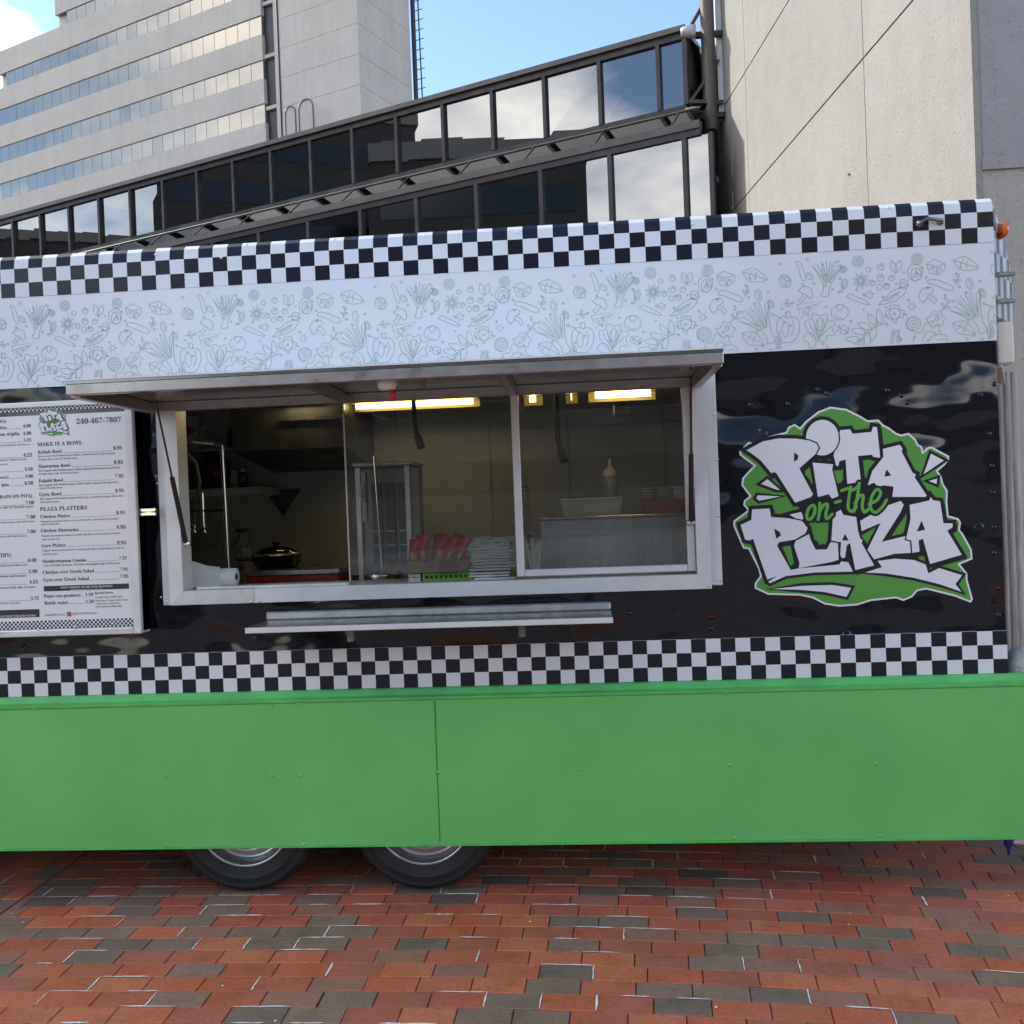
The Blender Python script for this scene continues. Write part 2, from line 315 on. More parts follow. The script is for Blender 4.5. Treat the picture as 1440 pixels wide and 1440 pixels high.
    def build(s, name, m, parent=None):
        me = bpy.data.meshes.new(name); me.from_pydata(s.v, [], s.f)
        me.polygons.foreach_set('use_smooth', s.sm); me.materials.append(MT[m] if isinstance(m, str) else m)
        if len(s.f) < 20000:
            bm = bmesh.new(); bm.from_mesh(me); bmesh.ops.recalc_face_normals(bm, faces=bm.faces); bm.to_mesh(me); bm.free()
        me.update(); return link(bpy.data.objects.new(name, me), parent)
def face_cam(o, ny=-1):
    """flat prints: make normals look towards -Y"""
    me = o.data; bm = bmesh.new(); bm.from_mesh(me)
    for f in bm.faces:
        f.normal_update()
        if f.normal.y * ny < 0: f.normal_flip()
    bm.to_mesh(me); bm.free(); return o
def ribbon(mb, pts, w, fn, closed=False):
    """mitred flat strip along a polyline"""
    n = len(pts)
    if n < 2: return
    P = [Vector((p[0], p[1])) for p in pts]; L_, R_ = [], []
    for i in range(n):
        a = P[(i - 1) % n] if (closed or i > 0) else P[i]; b = P[(i + 1) % n] if (closed or i < n - 1) else P[i]
        d = b - a
        if d.length < 1e-9: d = Vector((1, 0))
        d.normalize(); q = Vector((-d.y, d.x)) * w / 2; L_.append(P[i] + q); R_.append(P[i] - q)
    vs = [fn(p.x, p.y) for p in L_] + [fn(p.x, p.y) for p in R_]
    fs = [(i, (i + 1) % n, n + (i + 1) % n, n + i) for i in range(n if closed else n - 1)]
    mb.add(vs, fs)
def offset_poly(pts, d):
    P = [Vector(p[:2]) for p in pts]; n = len(P)
    area = sum(P[i].x * P[(i + 1) % n].y - P[(i + 1) % n].x * P[i].y for i in range(n)); sg = 1 if area > 0 else -1
    out = []
    for i in range(n):
        e0 = (P[i] - P[i - 1]); e1 = (P[(i + 1) % n] - P[i])
        e0 = e0.normalized() if e0.length else Vector((1, 0)); e1 = e1.normalized() if e1.length else Vector((1, 0))
        n0 = Vector((e0.y, -e0.x)) * sg; n1 = Vector((e1.y, -e1.x)) * sg
        b = n0 + n1; b = b.normalized() if b.length > 1e-6 else n0
        k = max(.45, b.dot(n0)); out.append(tuple(P[i] + b * (d / k)))
    return out
def copy_tree(o, parent=None):
    c = o.copy(); COL.objects.link(c); c.parent = parent
    for ch in o.children: copy_tree(ch, c)
    return c

# ------------------------------------------------------------------ ground and pavers
gm = MB(); gm.add([(-400, -400, -.014), (400, -400, -.014), (400, 400, -.014), (-400, 400, -.014)], [(0, 1, 2, 3)])
pave = gm.build('brick_pavement', 'ground'); pave['kind'] = 'structure'; pave['label'] = 'red and brown brick plaza paving under the trailer'
bed = MB(); bed.add([(-3.3, -3.2, -.008), (3.15, -3.2, -.008), (3.15, 2.3, -.008), (-3.3, 2.3, -.008)], [(0, 1, 2, 3)]); bed.build('joint_bed', 'bed', pave)
BL, BW, JT = .2015, .1005, .0035
X0, RAD = -.9, 15.5                       # courses run straight, then bend round a wide arc
def course(s, t):
    """arc length s (from X0), course offset t -> x, y, angle"""
    if s <= 0: return X0 + s, t, 0.0
    a = s / RAD; r = RAD + t
    return X0 + r * math.sin(a), -RAD + r * math.cos(a), -a
brick_list = []
rowp = BW + JT
for i in range(-27, 31):
    t = i * rowp; off = ((i % 2) * .5 + random.uniform(-.16, .16)) * (BL + JT)
    s = -(X0 + 2.62) * -1.0
    s0 = -2.615 - X0
    s = s0
    first = True
    while s < 4.4:
        ln = BL
        if first: ln = max(.05, (off % (BL + JT))) - JT; ln = ln if ln > .045 else BL
        first = False
        x, y, a = course(s + ln / 2, t)
        sc_ = 1.0 if s + ln / 2 < 0 else (RAD + t) / RAD
        brick_list.append((x, y, a, ln * sc_, BW)); s += ln + JT
for c in range(-7, 0):                      # left field laid the other way, in straight stacks
    x = -2.622 + c * .104 + .05
    y = -3.1 + (c % 2) * .1 * random.random()
    while y < 2.4:
        brick_list.append((x, y + BL / 2, PI / 2, BL, BW)); y += BL + JT
def brick_verts(ln, w, h=.011, ch=.0028):
    a, b = ln / 2, w / 2; c = ch
    v = [(-a, -b, -h), (a, -b, -h), (a, b, -h), (-a, b, -h), (-a, -b, -c), (a, -b, -c), (a, b, -c), (-a, b, -c), (-a + c, -b + c, 0), (a - c, -b + c, 0), (a - c, b - c, 0), (-a + c, b - c, 0)]
    f = [(0, 1, 5, 4), (1, 2, 6, 5), (2, 3, 7, 6), (3, 0, 4, 7), (4, 5, 9, 8), (5, 6, 10, 9), (6, 7, 11, 10), (7, 4, 8, 11), (8, 9, 10, 11)]
    return v, f
def proj(p):
    v = Vector(p) - CAM; z = v.dot(FWD)
    return (720 + F * v.dot(RT) / z, 720 - F * v.dot(UP) / z) if z > .1 else (9e9, 9e9)
def visible(b):
    px, py = proj((b[0], b[1], 0)); return -25 < px < 1465 and 1180 < py < 1462
vis = [b for b in brick_list if visible(b)]
vis.sort(key=lambda b: (Vector((b[0], b[1], 0)) - CAM).length)
single = vis[:300]; sset = set(id(b) for b in single)
bmsh = bpy.data.meshes.new('brick'); v, f = brick_verts(BL, BW); bmsh.from_pydata(v, [], f); bmsh.materials.append(MT['brick']); bmsh.update()
for (x, y, a, ln, w) in single:
    o = bpy.data.objects.new('brick', bmsh); o.location = (x, y, random.uniform(-.0012, .0006)); o.rotation_euler = (random.gauss(0, .006), random.gauss(0, .003), a + random.gauss(0, .004)); o.scale = (ln / BL, 1, 1)
    link(o, pave)
jm = MB()
for b in brick_list:
    if id(b) in sset: continue
    x, y, a, ln, w = b; v, f = brick_verts(ln, w); ca, sa = math.cos(a), math.sin(a); dz = random.uniform(-.0012, .0006)
    jm.add([(x + p[0] * ca - p[1] * sa, y + p[0] * sa + p[1] * ca, p[2] + dz) for p in v], f)
o = jm.build('paving_bricks', 'brick_far', pave); o['kind'] = 'stuff'
sm_ = MB()                                     # pale sand and salt in some of the joints
def streak(x, y, a, p0, p1, w):
    ca, sa = math.cos(a), math.sin(a); n = 7; pts = []
    for k in range(n):
        q = k / (n - 1); u = p0[0] + (p1[0] - p0[0]) * q + random.gauss(0, .0007); v_ = p0[1] + (p1[1] - p0[1]) * q + random.gauss(0, .0007)
        pts.append((x + u * ca - v_ * sa, y + u * sa + v_ * ca))
    ws = [w * random.uniform(.5, 1.2) for _ in range(n)]; ws[0] *= .3; ws[-1] *= .3
    L_, R_ = [], []
    for k in range(n):
        d = Vector(pts[min(k + 1, n - 1)]) - Vector(pts[max(k - 1, 0)]); d = d.normalized() if d.length else Vector((1, 0)); q = Vector((-d.y, d.x)) * ws[k] / 2
        L_.append(Vector(pts[k]) + q); R_.append(Vector(pts[k]) - q)
    zz = .0016 + random.random() * .0004
    sm_.add([(p.x, p.y, zz) for p in L_ + R_], [(k, k + 1, n + k + 1, n + k) for k in range(n - 1)])
for b in vis:
    x, y, a, ln, w = b
    dens = .08 + .20 * math.exp(-((x + .15) / .75) ** 2) + .16 * math.exp(-((x + 1.7) / .5) ** 2)
    if x > 1.0: dens *= .45
    h, k = ln / 2 + JT / 2, w / 2 + JT / 2
    if random.random() < dens:
        c0 = random.uniform(-h, 0) if random.random() < .5 else -h; streak(x, y, a, (c0, k), (h if random.random() < .6 else random.uniform(0, h), k), random.uniform(.005, .010))
    sg = random.choice((-1, 1)); hh = h * sg
    if random.random() < dens * .35: streak(x, y, a, (-hh * random.uniform(-.3, 1), k), (hh, k), random.uniform(.004, .008)); streak(x, y, a, (hh, -k), (hh, k), random.uniform(.004, .007))
    elif random.random() < dens * .7: streak(x, y, a, (h, -k), (h, k), random.uniform(.0045, .0085))
    if random.random() < .05:
        r = random.uniform(.002, .006); cx, cy = x + random.uniform(-h, h), y + random.uniform(-k, k); n = 7
        sm_.add([(cx + r * (1 + random.uniform(-.4, .4)) * math.cos(2 * PI * j / n), cy + r * math.sin(2 * PI * j / n), .0022) for j in range(n)], [tuple(range(n))])
o = sm_.build('joint_sand', 'sand', pave); o['kind'] = 'stuff'

# ------------------------------------------------------------------ far office building
LD = hdir(-1790); RD = Vector((LD.y, -LD.x, 0)) * -1          # RD: away from the camera side
if RD.y < 0: RD = -RD
LANG = math.atan2(LD.y, LD.x)
O = CAM + ray(373, 150) * 75
def op(t, z, d=0.0): p = O + LD * t + RD * d; return Vector((p.x, p.y, z))
def obox(mb, t0, t1, d0, d1, z0, z1):
    q = [op(t0, z0, d0), op(t1, z0, d0), op(t1, z0, d1), op(t0, z0, d1), op(t0, z1, d0), op(t1, z1, d0), op(t1, z1, d1), op(t0, z1, d1)]
    mb.add(q, [(0, 3, 2, 1), (4, 5, 6, 7), (0, 1, 5, 4), (1, 2, 6, 5), (2, 3, 7, 6), (3, 0, 4, 7)])
offb = thing('office_building', 'tall pale concrete office block with ribbon windows behind the glass bridge', 'building', op(10, 0))
TL = [24.1, 32.55, 46, 46, 46, 46]                         # left ends of storeys from the top down
bands = [(46.95, 48.15), (43.42, 44.77), (39.9, 41.45), (36.4, 37.9), (32.9, 34.45), (29.4, 30.95)]
prev = 51.0
PANE_W, PIT = 1.22, 1.275
pmesh = {}
for i, (zb, zt) in enumerate(bands):
    m = MB(); top = prev
    obox(m, -.05, TL[i] + .35, -.12, 12, zt, top)
    if i < 2: obox(m, TL[i] - .9, TL[i] + .3, 0.25, 12, zb - .4, zt)
    m.build('spandrel', 'office', offb)
    prev = zb
    m = MB(); obox(m, -.05, TL[i] - .1, .30, 11.9, zb, zt); m.build('window_backing', 'off_dark', offb)
    n = int((TL[i] - .4) / PIT)
    h = zt - zb - .1
    if i not in pmesh:
        me = MB().box(-PANE_W / 2, PANE_W / 2, -.02, .02, -h / 2, h / 2).mesh('window_pane', MT['off_glass']); pmesh[i] = me
    fr = MB(); obox(fr, -.04, TL[i] - .15, -.055, .29, zb, zb + .06); obox(fr, -.04, TL[i] - .15, -.055, .29, zt - .06, zt)
    for k in range(n + 1): obox(fr, k * PIT - .024, k * PIT + .024, -.03, .28, zb + .05, zt - .05)
    fr.build('window_frame', 'off_mull', offb)
    for k in range(n):
        if i == 5 and k > 3: break
        p = op(k * PIT + PIT / 2, (zb + zt) / 2, -.02)
        if -30 < proj(p)[0] < 1440 and proj(p)[1] > -40:
            w_ = bpy.data.objects.new('window_pane', pmesh[i]); w_.location = p; w_.rotation_euler = (random.gauss(0, .003), 0, LANG + random.gauss(0, .004)); link(w_, offb)
m = MB(); obox(m, -.05, 46.3, -.12, 12, 0, prev); m.build('lower_wall', 'office', offb)
m = MB(); obox(m, -1.25, -.05, .25, 12, 0, 51); m.build('louvre_backing', 'off_dark', offb)
for zz in (29.5, 33.9, 38.0, 42.2, 46.4):
    m = MB(); obox(m, -1.24, -.06, .02, .24, zz, zz + .28); m.build('louvre_sill', 'office', offb)
m = MB(); obox(m, -1.95, -1.26, -.1, 12, 0, 52); m.build('pilaster', 'office', offb)
m = MB()
CWZ = [0] + [29 + 2.3 * k for k in range(11)]
for a, b in zip(CWZ, CWZ[1:]):
    m = MB(); obox(m, -9.5, -1.96, -.25, 6.9, a + .012, b - .012); m.build('core_panel', 'office', offb)
m = MB(); obox(m, -9.46, -2.0, -.21, 6.86, 0, 52); m.build('core_wall', 'office', offb)
m = MB()
m.tube([op(-1.75, 0, -.2), op(-1.75, 51, -.2)], .07, 6); m.build('conduit', 'off_dark', offb)
for cx_, w_ in ((-2.25, .5), (-3.6, .7)):
    m = MB(); m.tube([op(cx_, 31, -.3), op(cx_, 33.0, -.3)] + [op(cx_ - w_ * (1 - math.cos(a)), 33 + w_ * math.sin(a), -.3) for a in [R(k * 18) for k in range(1, 11)]] + [op(cx_ - 2 * w_, 31, -.3)], .045, 6); m.build('cable_loop', 'bridge_light', offb)
lad = MB()
e0 = op(-9.56, 0, 6.2)
for k in range(2):
    lad.tube([op(-9.55 - .75 * k, 20, 7.4), op(-9.55 - .45 * k, 51, 7.4)], .2 if k == 0 else .06, 6)
for k in range(40): lad.tube([op(-9.6, 20 + k * .8, 7.4), op(-10.5, 20 + k * .8, 7.4)], .035, 5)
lad.build('service_ladder', 'off_dark', offb)

# ------------------------------------------------------------------ concrete building on the right
WD = hdir(676); C0 = CAM + ray(1372, 150) * 8.75; C0.z = 0
NW = Vector((-WD.y, WD.x, 0))                      # outward (to the left)
if NW.x > 0: NW = -NW
def cp(t, z, d=0.0): p = C0 + WD * t + NW * d; return Vector((p.x, p.y, z))
cb = thing('concrete_building', 'beige exposed aggregate concrete wall with grooved panel joints beside glass bridge', 'building', cp(4, 0))
tj = [0.0, 2.36, 7.07, 9.0]; zj = [0, 2.75, 6.83, 8.83, 10.85, 12.9, 15]
for a, b in zip(tj, tj[1:]):
    for c, d in zip(zj, zj[1:]):
        m = MB(); g = .008; gz = .013
        m.slab([cp(a + g, c + gz), cp(b - g, c + gz), cp(b - g, d - gz), cp(a + g, d - gz)], NW, .03); m.build('wall_panel', 'conc', cb)
m = MB(); m.add([cp(0, 0, .012), cp(9, 0, .012), cp(9, 15, .012), cp(0, 15, .012)], [(0, 1, 2, 3)]); m.build('panel_joint', 'pipe_brown', cb)
# end wall facing the plaza
E0 = C0 + NW * .03
def ep(x, z, d=0.0): return Vector((E0.x + x, E0.y - d, z))
m = MB(); m.add([ep(.06, 4.75), ep(5, 4.75), ep(5, 15), ep(.06, 15), ep(.06, 4.75, -8), ep(5, 4.75, -8), ep(5, 15, -8), ep(.06, 15, -8)], [(0, 1, 2, 3), (4, 7, 6, 5), (0, 3, 7, 4), (1, 5, 6, 2), (3, 2, 6, 7), (0, 4, 5, 1)]); m.build('end_wall', 'conc_grey', cb)
m = MB(); m.box(E0.x, E0.x + .06, E0.y - .02, E0.y + .3, 0, 15); m.build('corner_bead', 'conc', cb)
m = MB(); m.box(E0.x + .062, E0.x + 5, E0.y - .035, E0.y + .2, 4.657, 4.748); m.build('ledge', 'conc_grey', cb)
m = MB(); m.box(E0.x + .062, E0.x + 5, E0.y - .012, E0.y + .4, 0, 4.655); m.build('plinth_wall', concrete('rough_stone', (.44, .42, .39), (.4, .38, .36), 22, .9, .8), cb)
m = MB()                                           # rust mark drip is a thin stain on a fixing
q = onpl(1195, 245, cp(0, 0, .03), WD); m.tube([q, q + NW * .03], .015, 6); m.build('wall_tie', 'galv', cb)
# brown pipe at the far end with flood lights
pf = onpl(1012, 200, C0, WD)
PB = CAM + ray(997, 100) * ((pf.y - .55 - CAM.y) / ray(997, 100).y)
zb_ = (CAM + ray(1001, 184) * ((PB.y - CAM.y) / ray(1001, 184).y)).z
m = MB(); m.tube([(PB.x, PB.y, zb_), (PB.x, PB.y, 15)], .125, 20); pipe = m.build('down_pipe', 'pipe_brown', cb)
m = MB(); m.box(PB.x + .16, PB.x + .27, PB.y + .05, PB.y + .3, zb_ + .25, 15); m.build('pipe_casing', 'alu_white', pipe)
for zz in (zb_ + .27, zb_ + 1.75):
    m = MB(); m.box(PB.x - .22, PB.x + .36, PB.y - .05, PB.y + .05, zz - .05, zz + .05, .01); m.build('pipe_bracket', 'bridge_frame', pipe)
    c = Vector((PB.x - .37, PB.y - .12, zz + .02)); m = MB(); m.lathe([(0, -.13), (.07, -.13), (.10, -.08), (.12, .05), (.12, .13), (.0, .14)], c, 'x', 14); m.build('flood_light', 'lamp_grey', pipe)
    m = MB(); m.tube([(PB.x + .2, PB.y, zz), (PB.x + .42, PB.y + .1, zz)], .06, 8); m.build('pipe_clamp', 'bridge_frame', pipe)

# ------------------------------------------------------------------ glazed bridge
B0 = CAM + ray(963, 100) * ((pf.y - .6 - CAM.y) / ray(963, 100).y)
def bp(t, z, d=0.0): p = B0 + LD * t + RD * d; return Vector((p.x, p.y, z))
def bbox(mb, t0, t1, d0, d1, z0, z1):
    q = [bp(t0, z0, d0), bp(t1, z0, d0), bp(t1, z0, d1), bp(t0, z0, d1), bp(t0, z1, d0), bp(t1, z1, d0), bp(t1, z1, d1), bp(t0, z1, d1)]
    mb.add(q, [(0, 3, 2, 1), (4, 5, 6, 7), (0, 1, 5, 4), (1, 2, 6, 5), (2, 3, 7, 6), (3, 0, 4, 7)]); return mb
br = thing('glass_bridge', 'bronze framed glazed walkway with two stepped rows of reflecting panes', 'bridge', bp(8, 0))
TE = 32.0; UZ0, UZ1 = 8.86, 10.06
bbox(MB(), -.02, TE, -.04, .12, UZ1, UZ1 + .12).build('head_rail', 'bridge_frame', br)
bbox(MB(), -.06, TE, -.10, 3.2, UZ1 + .122, UZ1 + .22).build('roof_edge', 'bridge_light', br)
bbox(MB(), -.02, TE, -.04, .12, UZ0 - .10, UZ0).build('sill_rail', 'bridge_frame', br)
for k in range(30):
    t = .49 + k * 1.165
    if t > TE: break
    bbox(MB(), t - .035, t + .035, -.06, .11, UZ0, UZ1).build('mullion', 'bridge_frame', br)
bbox(MB(), -.06, .02, -.06, .11, UZ0, UZ1).build('mullion', 'bridge_frame', br)
edges = [-.0] + [.49 + k * 1.165 for k in range(27)]
for a, b in zip(edges, edges[1:]):
    tw = random.gauss(0, .0012); m = MB(); m.slab([bp(a + .03, UZ0, .02 + tw), bp(b - .03, UZ0, .02 - tw), bp(b - .03, UZ1, .02 - tw + random.gauss(0, .0018)), bp(a + .03, UZ1, .02 + tw + random.gauss(0, .0018))], RD, .012); m.build('glass_pane', 'glass_ext', br)
# sloping glass between the rows
LZ1 = 8.235; DF = -.62                                  # lower row stands forward
m = MB(); m.slab([bp(-.4, LZ1 + .06, DF + .02), bp(TE, LZ1 + .06, DF + .02), bp(TE, UZ0 - .10, -.05), bp(-.4, UZ0 - .10, -.05)], (0, 0, 1), .015); m.build('sloping_glass', 'slope_glass', br)
for k in range(43):
    t = .1 + k * 1.46
    if t > TE - 1: break
    m = MB(); m.bar(bp(t, LZ1 + .07, DF + .02), bp(t, UZ0 - .085, -.05), .035, .03); m.build('glazing_bar', 'bridge_frame', br)
bbox(MB(), -.42, TE, DF - .06, DF + .12, LZ1 - .09, LZ1 + .045).build('gutter_rail', 'bridge_light', br)
bbox(MB(), -.42, TE, DF - .03, DF + .10, LZ1 - .21, LZ1 - .092).build('head_rail', 'bridge_frame', br)
for zz, r_ in ((UZ0 - .16, .03), (UZ0 - .27, .022)):
    m = MB(); m.tube([bp(-.3, zz, -.14), bp(TE, zz, -.14)], r_, 6); m.build('handrail', 'bridge_light', br)
def tlow(px): q = onpl(px, 440 - .24 * px, B0 + RD * DF, LD); return (q - B0).dot(LD)
la = tlow(963); lp = (tlow(366) - la) / 7
le = [tlow(1000)] + [la + k * lp for k in range(21)]
for t in le: bbox(MB(), t - .04, t + .04, DF - .05, DF + .09, 5.4, LZ1 - .212).build('mullion', 'bridge_frame', br)
for a, b in zip(le, le[1:]):
    tw = random.gauss(0, .0012); m = MB(); m.slab([bp(a + .04, 5.4, DF + .02 + tw), bp(b - .04, 5.4, DF + .02 - tw), bp(b - .04, LZ1 - .21, DF + .02 - tw), bp(a + .04, LZ1 - .21, DF + .02 + tw)], RD, .012); m.build('glass_pane', 'glass_ext', br)
bbox(MB(), -.5, TE, DF - .05, 3.1, 5.0, 5.39).build('floor_slab', 'bridge_frame', br)
bbox(MB(), -.3, TE, 3.0, 3.15, 5.4, UZ1 + .12).build('back_wall', 'bridge_in', br)
bbox(MB(), -.3, TE, .14, 2.98, UZ0 - 1.2, UZ0 - 1.1).build('upper_floor', 'bridge_in', br)
# angled end bay
m = MB(); m.slab([bp(-.05, UZ0, 0), bp(-.55, UZ0, 1.0), bp(-.55, UZ1 - .3, 1.0), bp(-.05, UZ1, 0)], -LD, .02); m.build('end_pane', 'glass_ext', br)
m = MB(); m.bar(bp(-.08, UZ1 + .1, -.02), bp(-.35, UZ1 + .75, .3), .06, .06); m.bar(bp(-.08, UZ0, -.06), bp(-.55, UZ1 - .4, .3), .045, .045); m.bar(bp(-.08, UZ0 + .02, -.05), bp(-.6, UZ0 + .02, .3), .08, .06); m.build('end_brace', 'bridge_light', br)
m = MB(); m.tube([bp(1.8, 9.33, 1.2), bp(14.5, 9.36, 1.2)], .13, 14); m.build('air_duct', 'duct', br)
for k in range(9):
    m = MB(); m.tube([bp(2.2 + k * 1.5, 9.34, 1.2), bp(2.28 + k * 1.5, 9.34, 1.2)], .145, 14); m.build('duct_band', 'galv', br)
for k in (2, 9, 16, 23):
    bbox(MB(), k, k + .5, .5, 2.0, 0, 5.0).build('pier', 'conc', br)

# ------------------------------------------------------------------ buildings across the plaza (seen only as reflections)
st = MB(); st.add([(-200, -46, -.004), (200, -46, -.004), (200, -3.0, -.004), (-200, -3.0, -.004)], [(0, 1, 2, 3)])  # unseen asphalt brought close to darken reflections and cut red bounce
o = st.build('street', pm('asphalt', (.17, .168, .165), .85, var=.25, vs=.6, bump=.3, bs=60)); o['kind'] = 'structure'; o['label'] = 'grey asphalt street added out of view for its reflections and bounce'
kb = MB().box(-200, 200, -3.12, -2.98, -.013, .004, .003).build('kerb', 'conc_grey'); kb['kind'] = 'structure'; kb['label'] = 'concrete kerb along the street'
def block(label, x, y, ang, w, d, h, fl, par=1.1):
    """box facing direction ang (degrees), front face centred at x, y"""
    t = thing('plaza_building', label, 'building', (x, y, 0)); a = R(ang); f = Vector((math.cos(a), math.sin(a), 0)); sd_ = Vector((-f.y, f.x, 0)); C = Vector((x, y, 0))
    def bx(w0, w1, d0, d1, z0, z1):
        q = [C + sd_ * u + f * v + Vector((0, 0, z)) for z in (z0, z1) for u, v in ((w0, d0), (w1, d0), (w1, d1), (w0, d1))]
        return MB().add(q, [(0, 3, 2, 1), (4, 5, 6, 7), (0, 1, 5, 4), (1, 2, 6, 5), (2, 3, 7, 6), (3, 0, 4, 7)])
    bx(-w / 2, w / 2, -d, 0, 0, h).build('wall', 'opp', t)
    bx(-w / 2 - .3, w / 2 + .3, -d - .3, .3, h + .002, h + par).build('parapet', 'opp_trim', t)
    for i in range(fl):
        z = 2.5 + i * (h - 3) / fl; bx(-w / 2 + 1, w / 2 - 1, .004, .06, z, z + (h - 3) / fl * .5).build('window_band', 'opp_glass', t)
block('tall dark building beyond the street, mirrored in the middle bridge panes', -68, -13, 22, 24, 16, 39, 9)
block('dark building with pale parapet, mirrored beside the taller one in the bridge panes', -47.3, -20.3, 40, 18, 14, 30, 6, 1.6)
block('lower dark wing beyond the street, mirrored in the far bridge panes', -76, 3, 14, 15, 14, 26.5, 6, .9)
block('long low dark building across the street facing the trailer', 14, -52, 92, 78, 18, 18, 4)

# ------------------------------------------------------------------ the food trailer
XL, XR = -5.4, 1.757
ZB = dict(sk0=.255, sk1=.90, ck0=.935, ck1=1.112, wb=2.325, cu=2.735, top=2.925)
tr = thing('food_trailer', 'food trailer with green skirt, checkered bands and black vinyl side on brick plaza', 'food trailer', (-1.4, 1.1, 0))
def rect(px0, py0, px1, py1, y):
    a, b, c, d = at(px0, py0, y), at(px1, py0, y), at(px1, py1, y), at(px0, py1, y)
    return (a.x + d.x) / 2, (b.x + c.x) / 2, (c.z + d.z) / 2, (a.z + b.z) / 2      # x0 x1 z0 z1
def pbox(mb, px0, py0, px1, py1, y0, y1, ch=0.0):
    x0, x1, z0, z1 = rect(px0, py0, px1, py1, y0); mb.box(x0, x1, y0, y1, z0, z1, ch); return mb
# shell
OX0, OX1, OZ0, OZ1 = -1.80, .52, 1.36, 2.25             # hole in the side
m = MB(); m.box(XL, OX0, 0, .04, ZB['ck1'], ZB['wb']); m.box(OX1, XR, 0, .04, ZB['ck1'], ZB['wb']); m.box(OX0, OX1, 0, .04, ZB['ck1'], OZ0); m.box(OX0, OX1, 0, .04, OZ1, ZB['wb']); m.build('black_side_panel', 'vinyl', tr)
MB().box(XL, XR, -.008, .04, ZB['wb'] + .001, ZB['cu'] - .0005).build('printed_fascia', 'white_vinyl', tr)
CW = .0655
xr_edge = at(1395, 300).x
MT['ck_up'] = checker('upper_checker', xr_edge - 200 * CW, CW, ZB['cu'], (ZB['top'] - ZB['cu']) / 3, (.012, .012, .02), (.74, .775, .83))
MT['ck_lo'] = checker('lower_checker', at(1418, 915).x - 200 * .0625 - .003, .0625, ZB['ck0'], (ZB['ck1'] - ZB['ck0']) / 3, (.74, .775, .83), (.012, .012, .02))
def strip(z0, z1, prof):
    """side strip swept along X with a profile of (y, z)"""
    mb = MB(); n = len(prof); segs = 40
    for k in range(segs + 1):
        x = XL + (XR - XL) * k / segs
        mb.v += [(x, p[0], p[1]) for p in prof]
    for k in range(segs):
        for j in range(n - 1): mb.f.append((k * n + j, k * n + j + 1, (k + 1) * n + j + 1, (k + 1) * n + j)); mb.sm.append(False)
    return mb
strip(0, 0, [(.04, ZB['cu']), (-.010, ZB['cu']), (-.012, ZB['top'] - .065), (-.005, ZB['top'] - .02), (.012, ZB['top'] - .002), (.05, ZB['top'])]).build('checkered_fascia', 'ck_up', tr)
strip(0, 0, [(.04, ZB['ck0']), (-.008, ZB['ck0']), (-.008, ZB['ck1'] + .0005), (.04, ZB['ck1'] + .0005)]).build('checkered_band', 'ck_lo', tr)
# green skirt in two sheets and its ledge
SEAM = -.663
for a, b in ((XL, SEAM - .0012), (SEAM + .0012, 2.05)):
    MB().box(a, b, -.05, -.028, ZB['sk0'], ZB['sk1'] - .012, .004).build('skirt_panel', 'green', tr)
mb = MB(); n = 0
for x in (XL, 2.05): mb.v += [(x, -.054, ZB['sk1'] - .011), (x, -.054, ZB['sk1']), (x, -.030, ZB['sk1'] + .006), (x, -.020, ZB['ck0'] - .006), (x, -.010, ZB['ck0'] - .001), (x, .03, ZB['ck0'] - .001), (x, .03, ZB['sk1'] - .011)]
for j in range(7): mb.f.append((j, (j + 1) % 7, 7 + (j + 1) % 7, 7 + j)); mb.sm.append(False)
mb.f += [tuple(range(7)), tuple(range(13, 6, -1))]; mb.sm += [False, False]
mb.build('skirt_ledge', 'green_ledge', tr)
m = MB(); m.box(XL, 2.05, -.053, -.048, ZB['sk0'] - .004, ZB['sk0'] + .006); m.build('skirt_lip', 'green_ledge', tr)
rivme = MB().lathe([(0.0, -.004), (.0045, -.0035), (.0075, -.001), (.008, 0)], (0, 0, 0), 'y', 10).mesh('rivet', MT['green'])
rivst = MB().lathe([(0.0, -.004), (.0035, -.0032), (.0055, -.001), (.006, 0)], (0, 0, 0), 'y', 8).mesh('rivet', MT['chrome'])
rivbl = MB().lathe([(0.0, -.005), (.006, -.004), (.010, -.001), (.011, 0)], (0, 0, 0), 'y', 10).mesh('rivet', MT['vinyl'])
rivwh = MB().lathe([(0.0, -.004), (.004, -.0035), (.0065, -.001), (.007, 0)], (0, 0, 0), 'y', 8).mesh('rivet', MT['white_vinyl'])
def rivet(px, py, y, me, par=None):
    o = bpy.data.objects.new('rivet', me); o.location = at(px, py, y); link(o, par or tr)
z7 = [(95, 275), (460, 267), (765, 262), (838, 260), (1222, 247), (465, 463), (765, 461), (845, 461), (1232, 452), (470, 655), (855, 655), (1240, 652)]
z8 = [(600, 231), (1013, 218), (185, 443), (613, 432), (1025, 429), (190, 645), (627, 637), (1035, 631)]
for x, y in z7: rivet(x * .5, 860 + y * .5, -.050, rivme)
for x, y in z8: rivet(720 + x * .5, 860 + y * .5, -.050, rivme)
for px, py in ((1399, 540), (1391, 610), (1395, 655), (1396, 693), (1398, 742), (1398, 778), (1403, 828), (1404, 865), (1150, 548), (1163, 553), (1248, 549), (1268, 556), (1276, 566), (1055, 570), (1108, 568), (1000, 868), (999, 884), (885, 862), (1379, 555)): rivet(px, py, -.001, rivbl)
for px, py in ((311, 362), (219, 358), (347, 344), (470, 337), (598, 331), (727, 326), (850, 319), (974, 315), (1107, 309), (1250, 292)): rivet(px, py, -.011, rivwh)
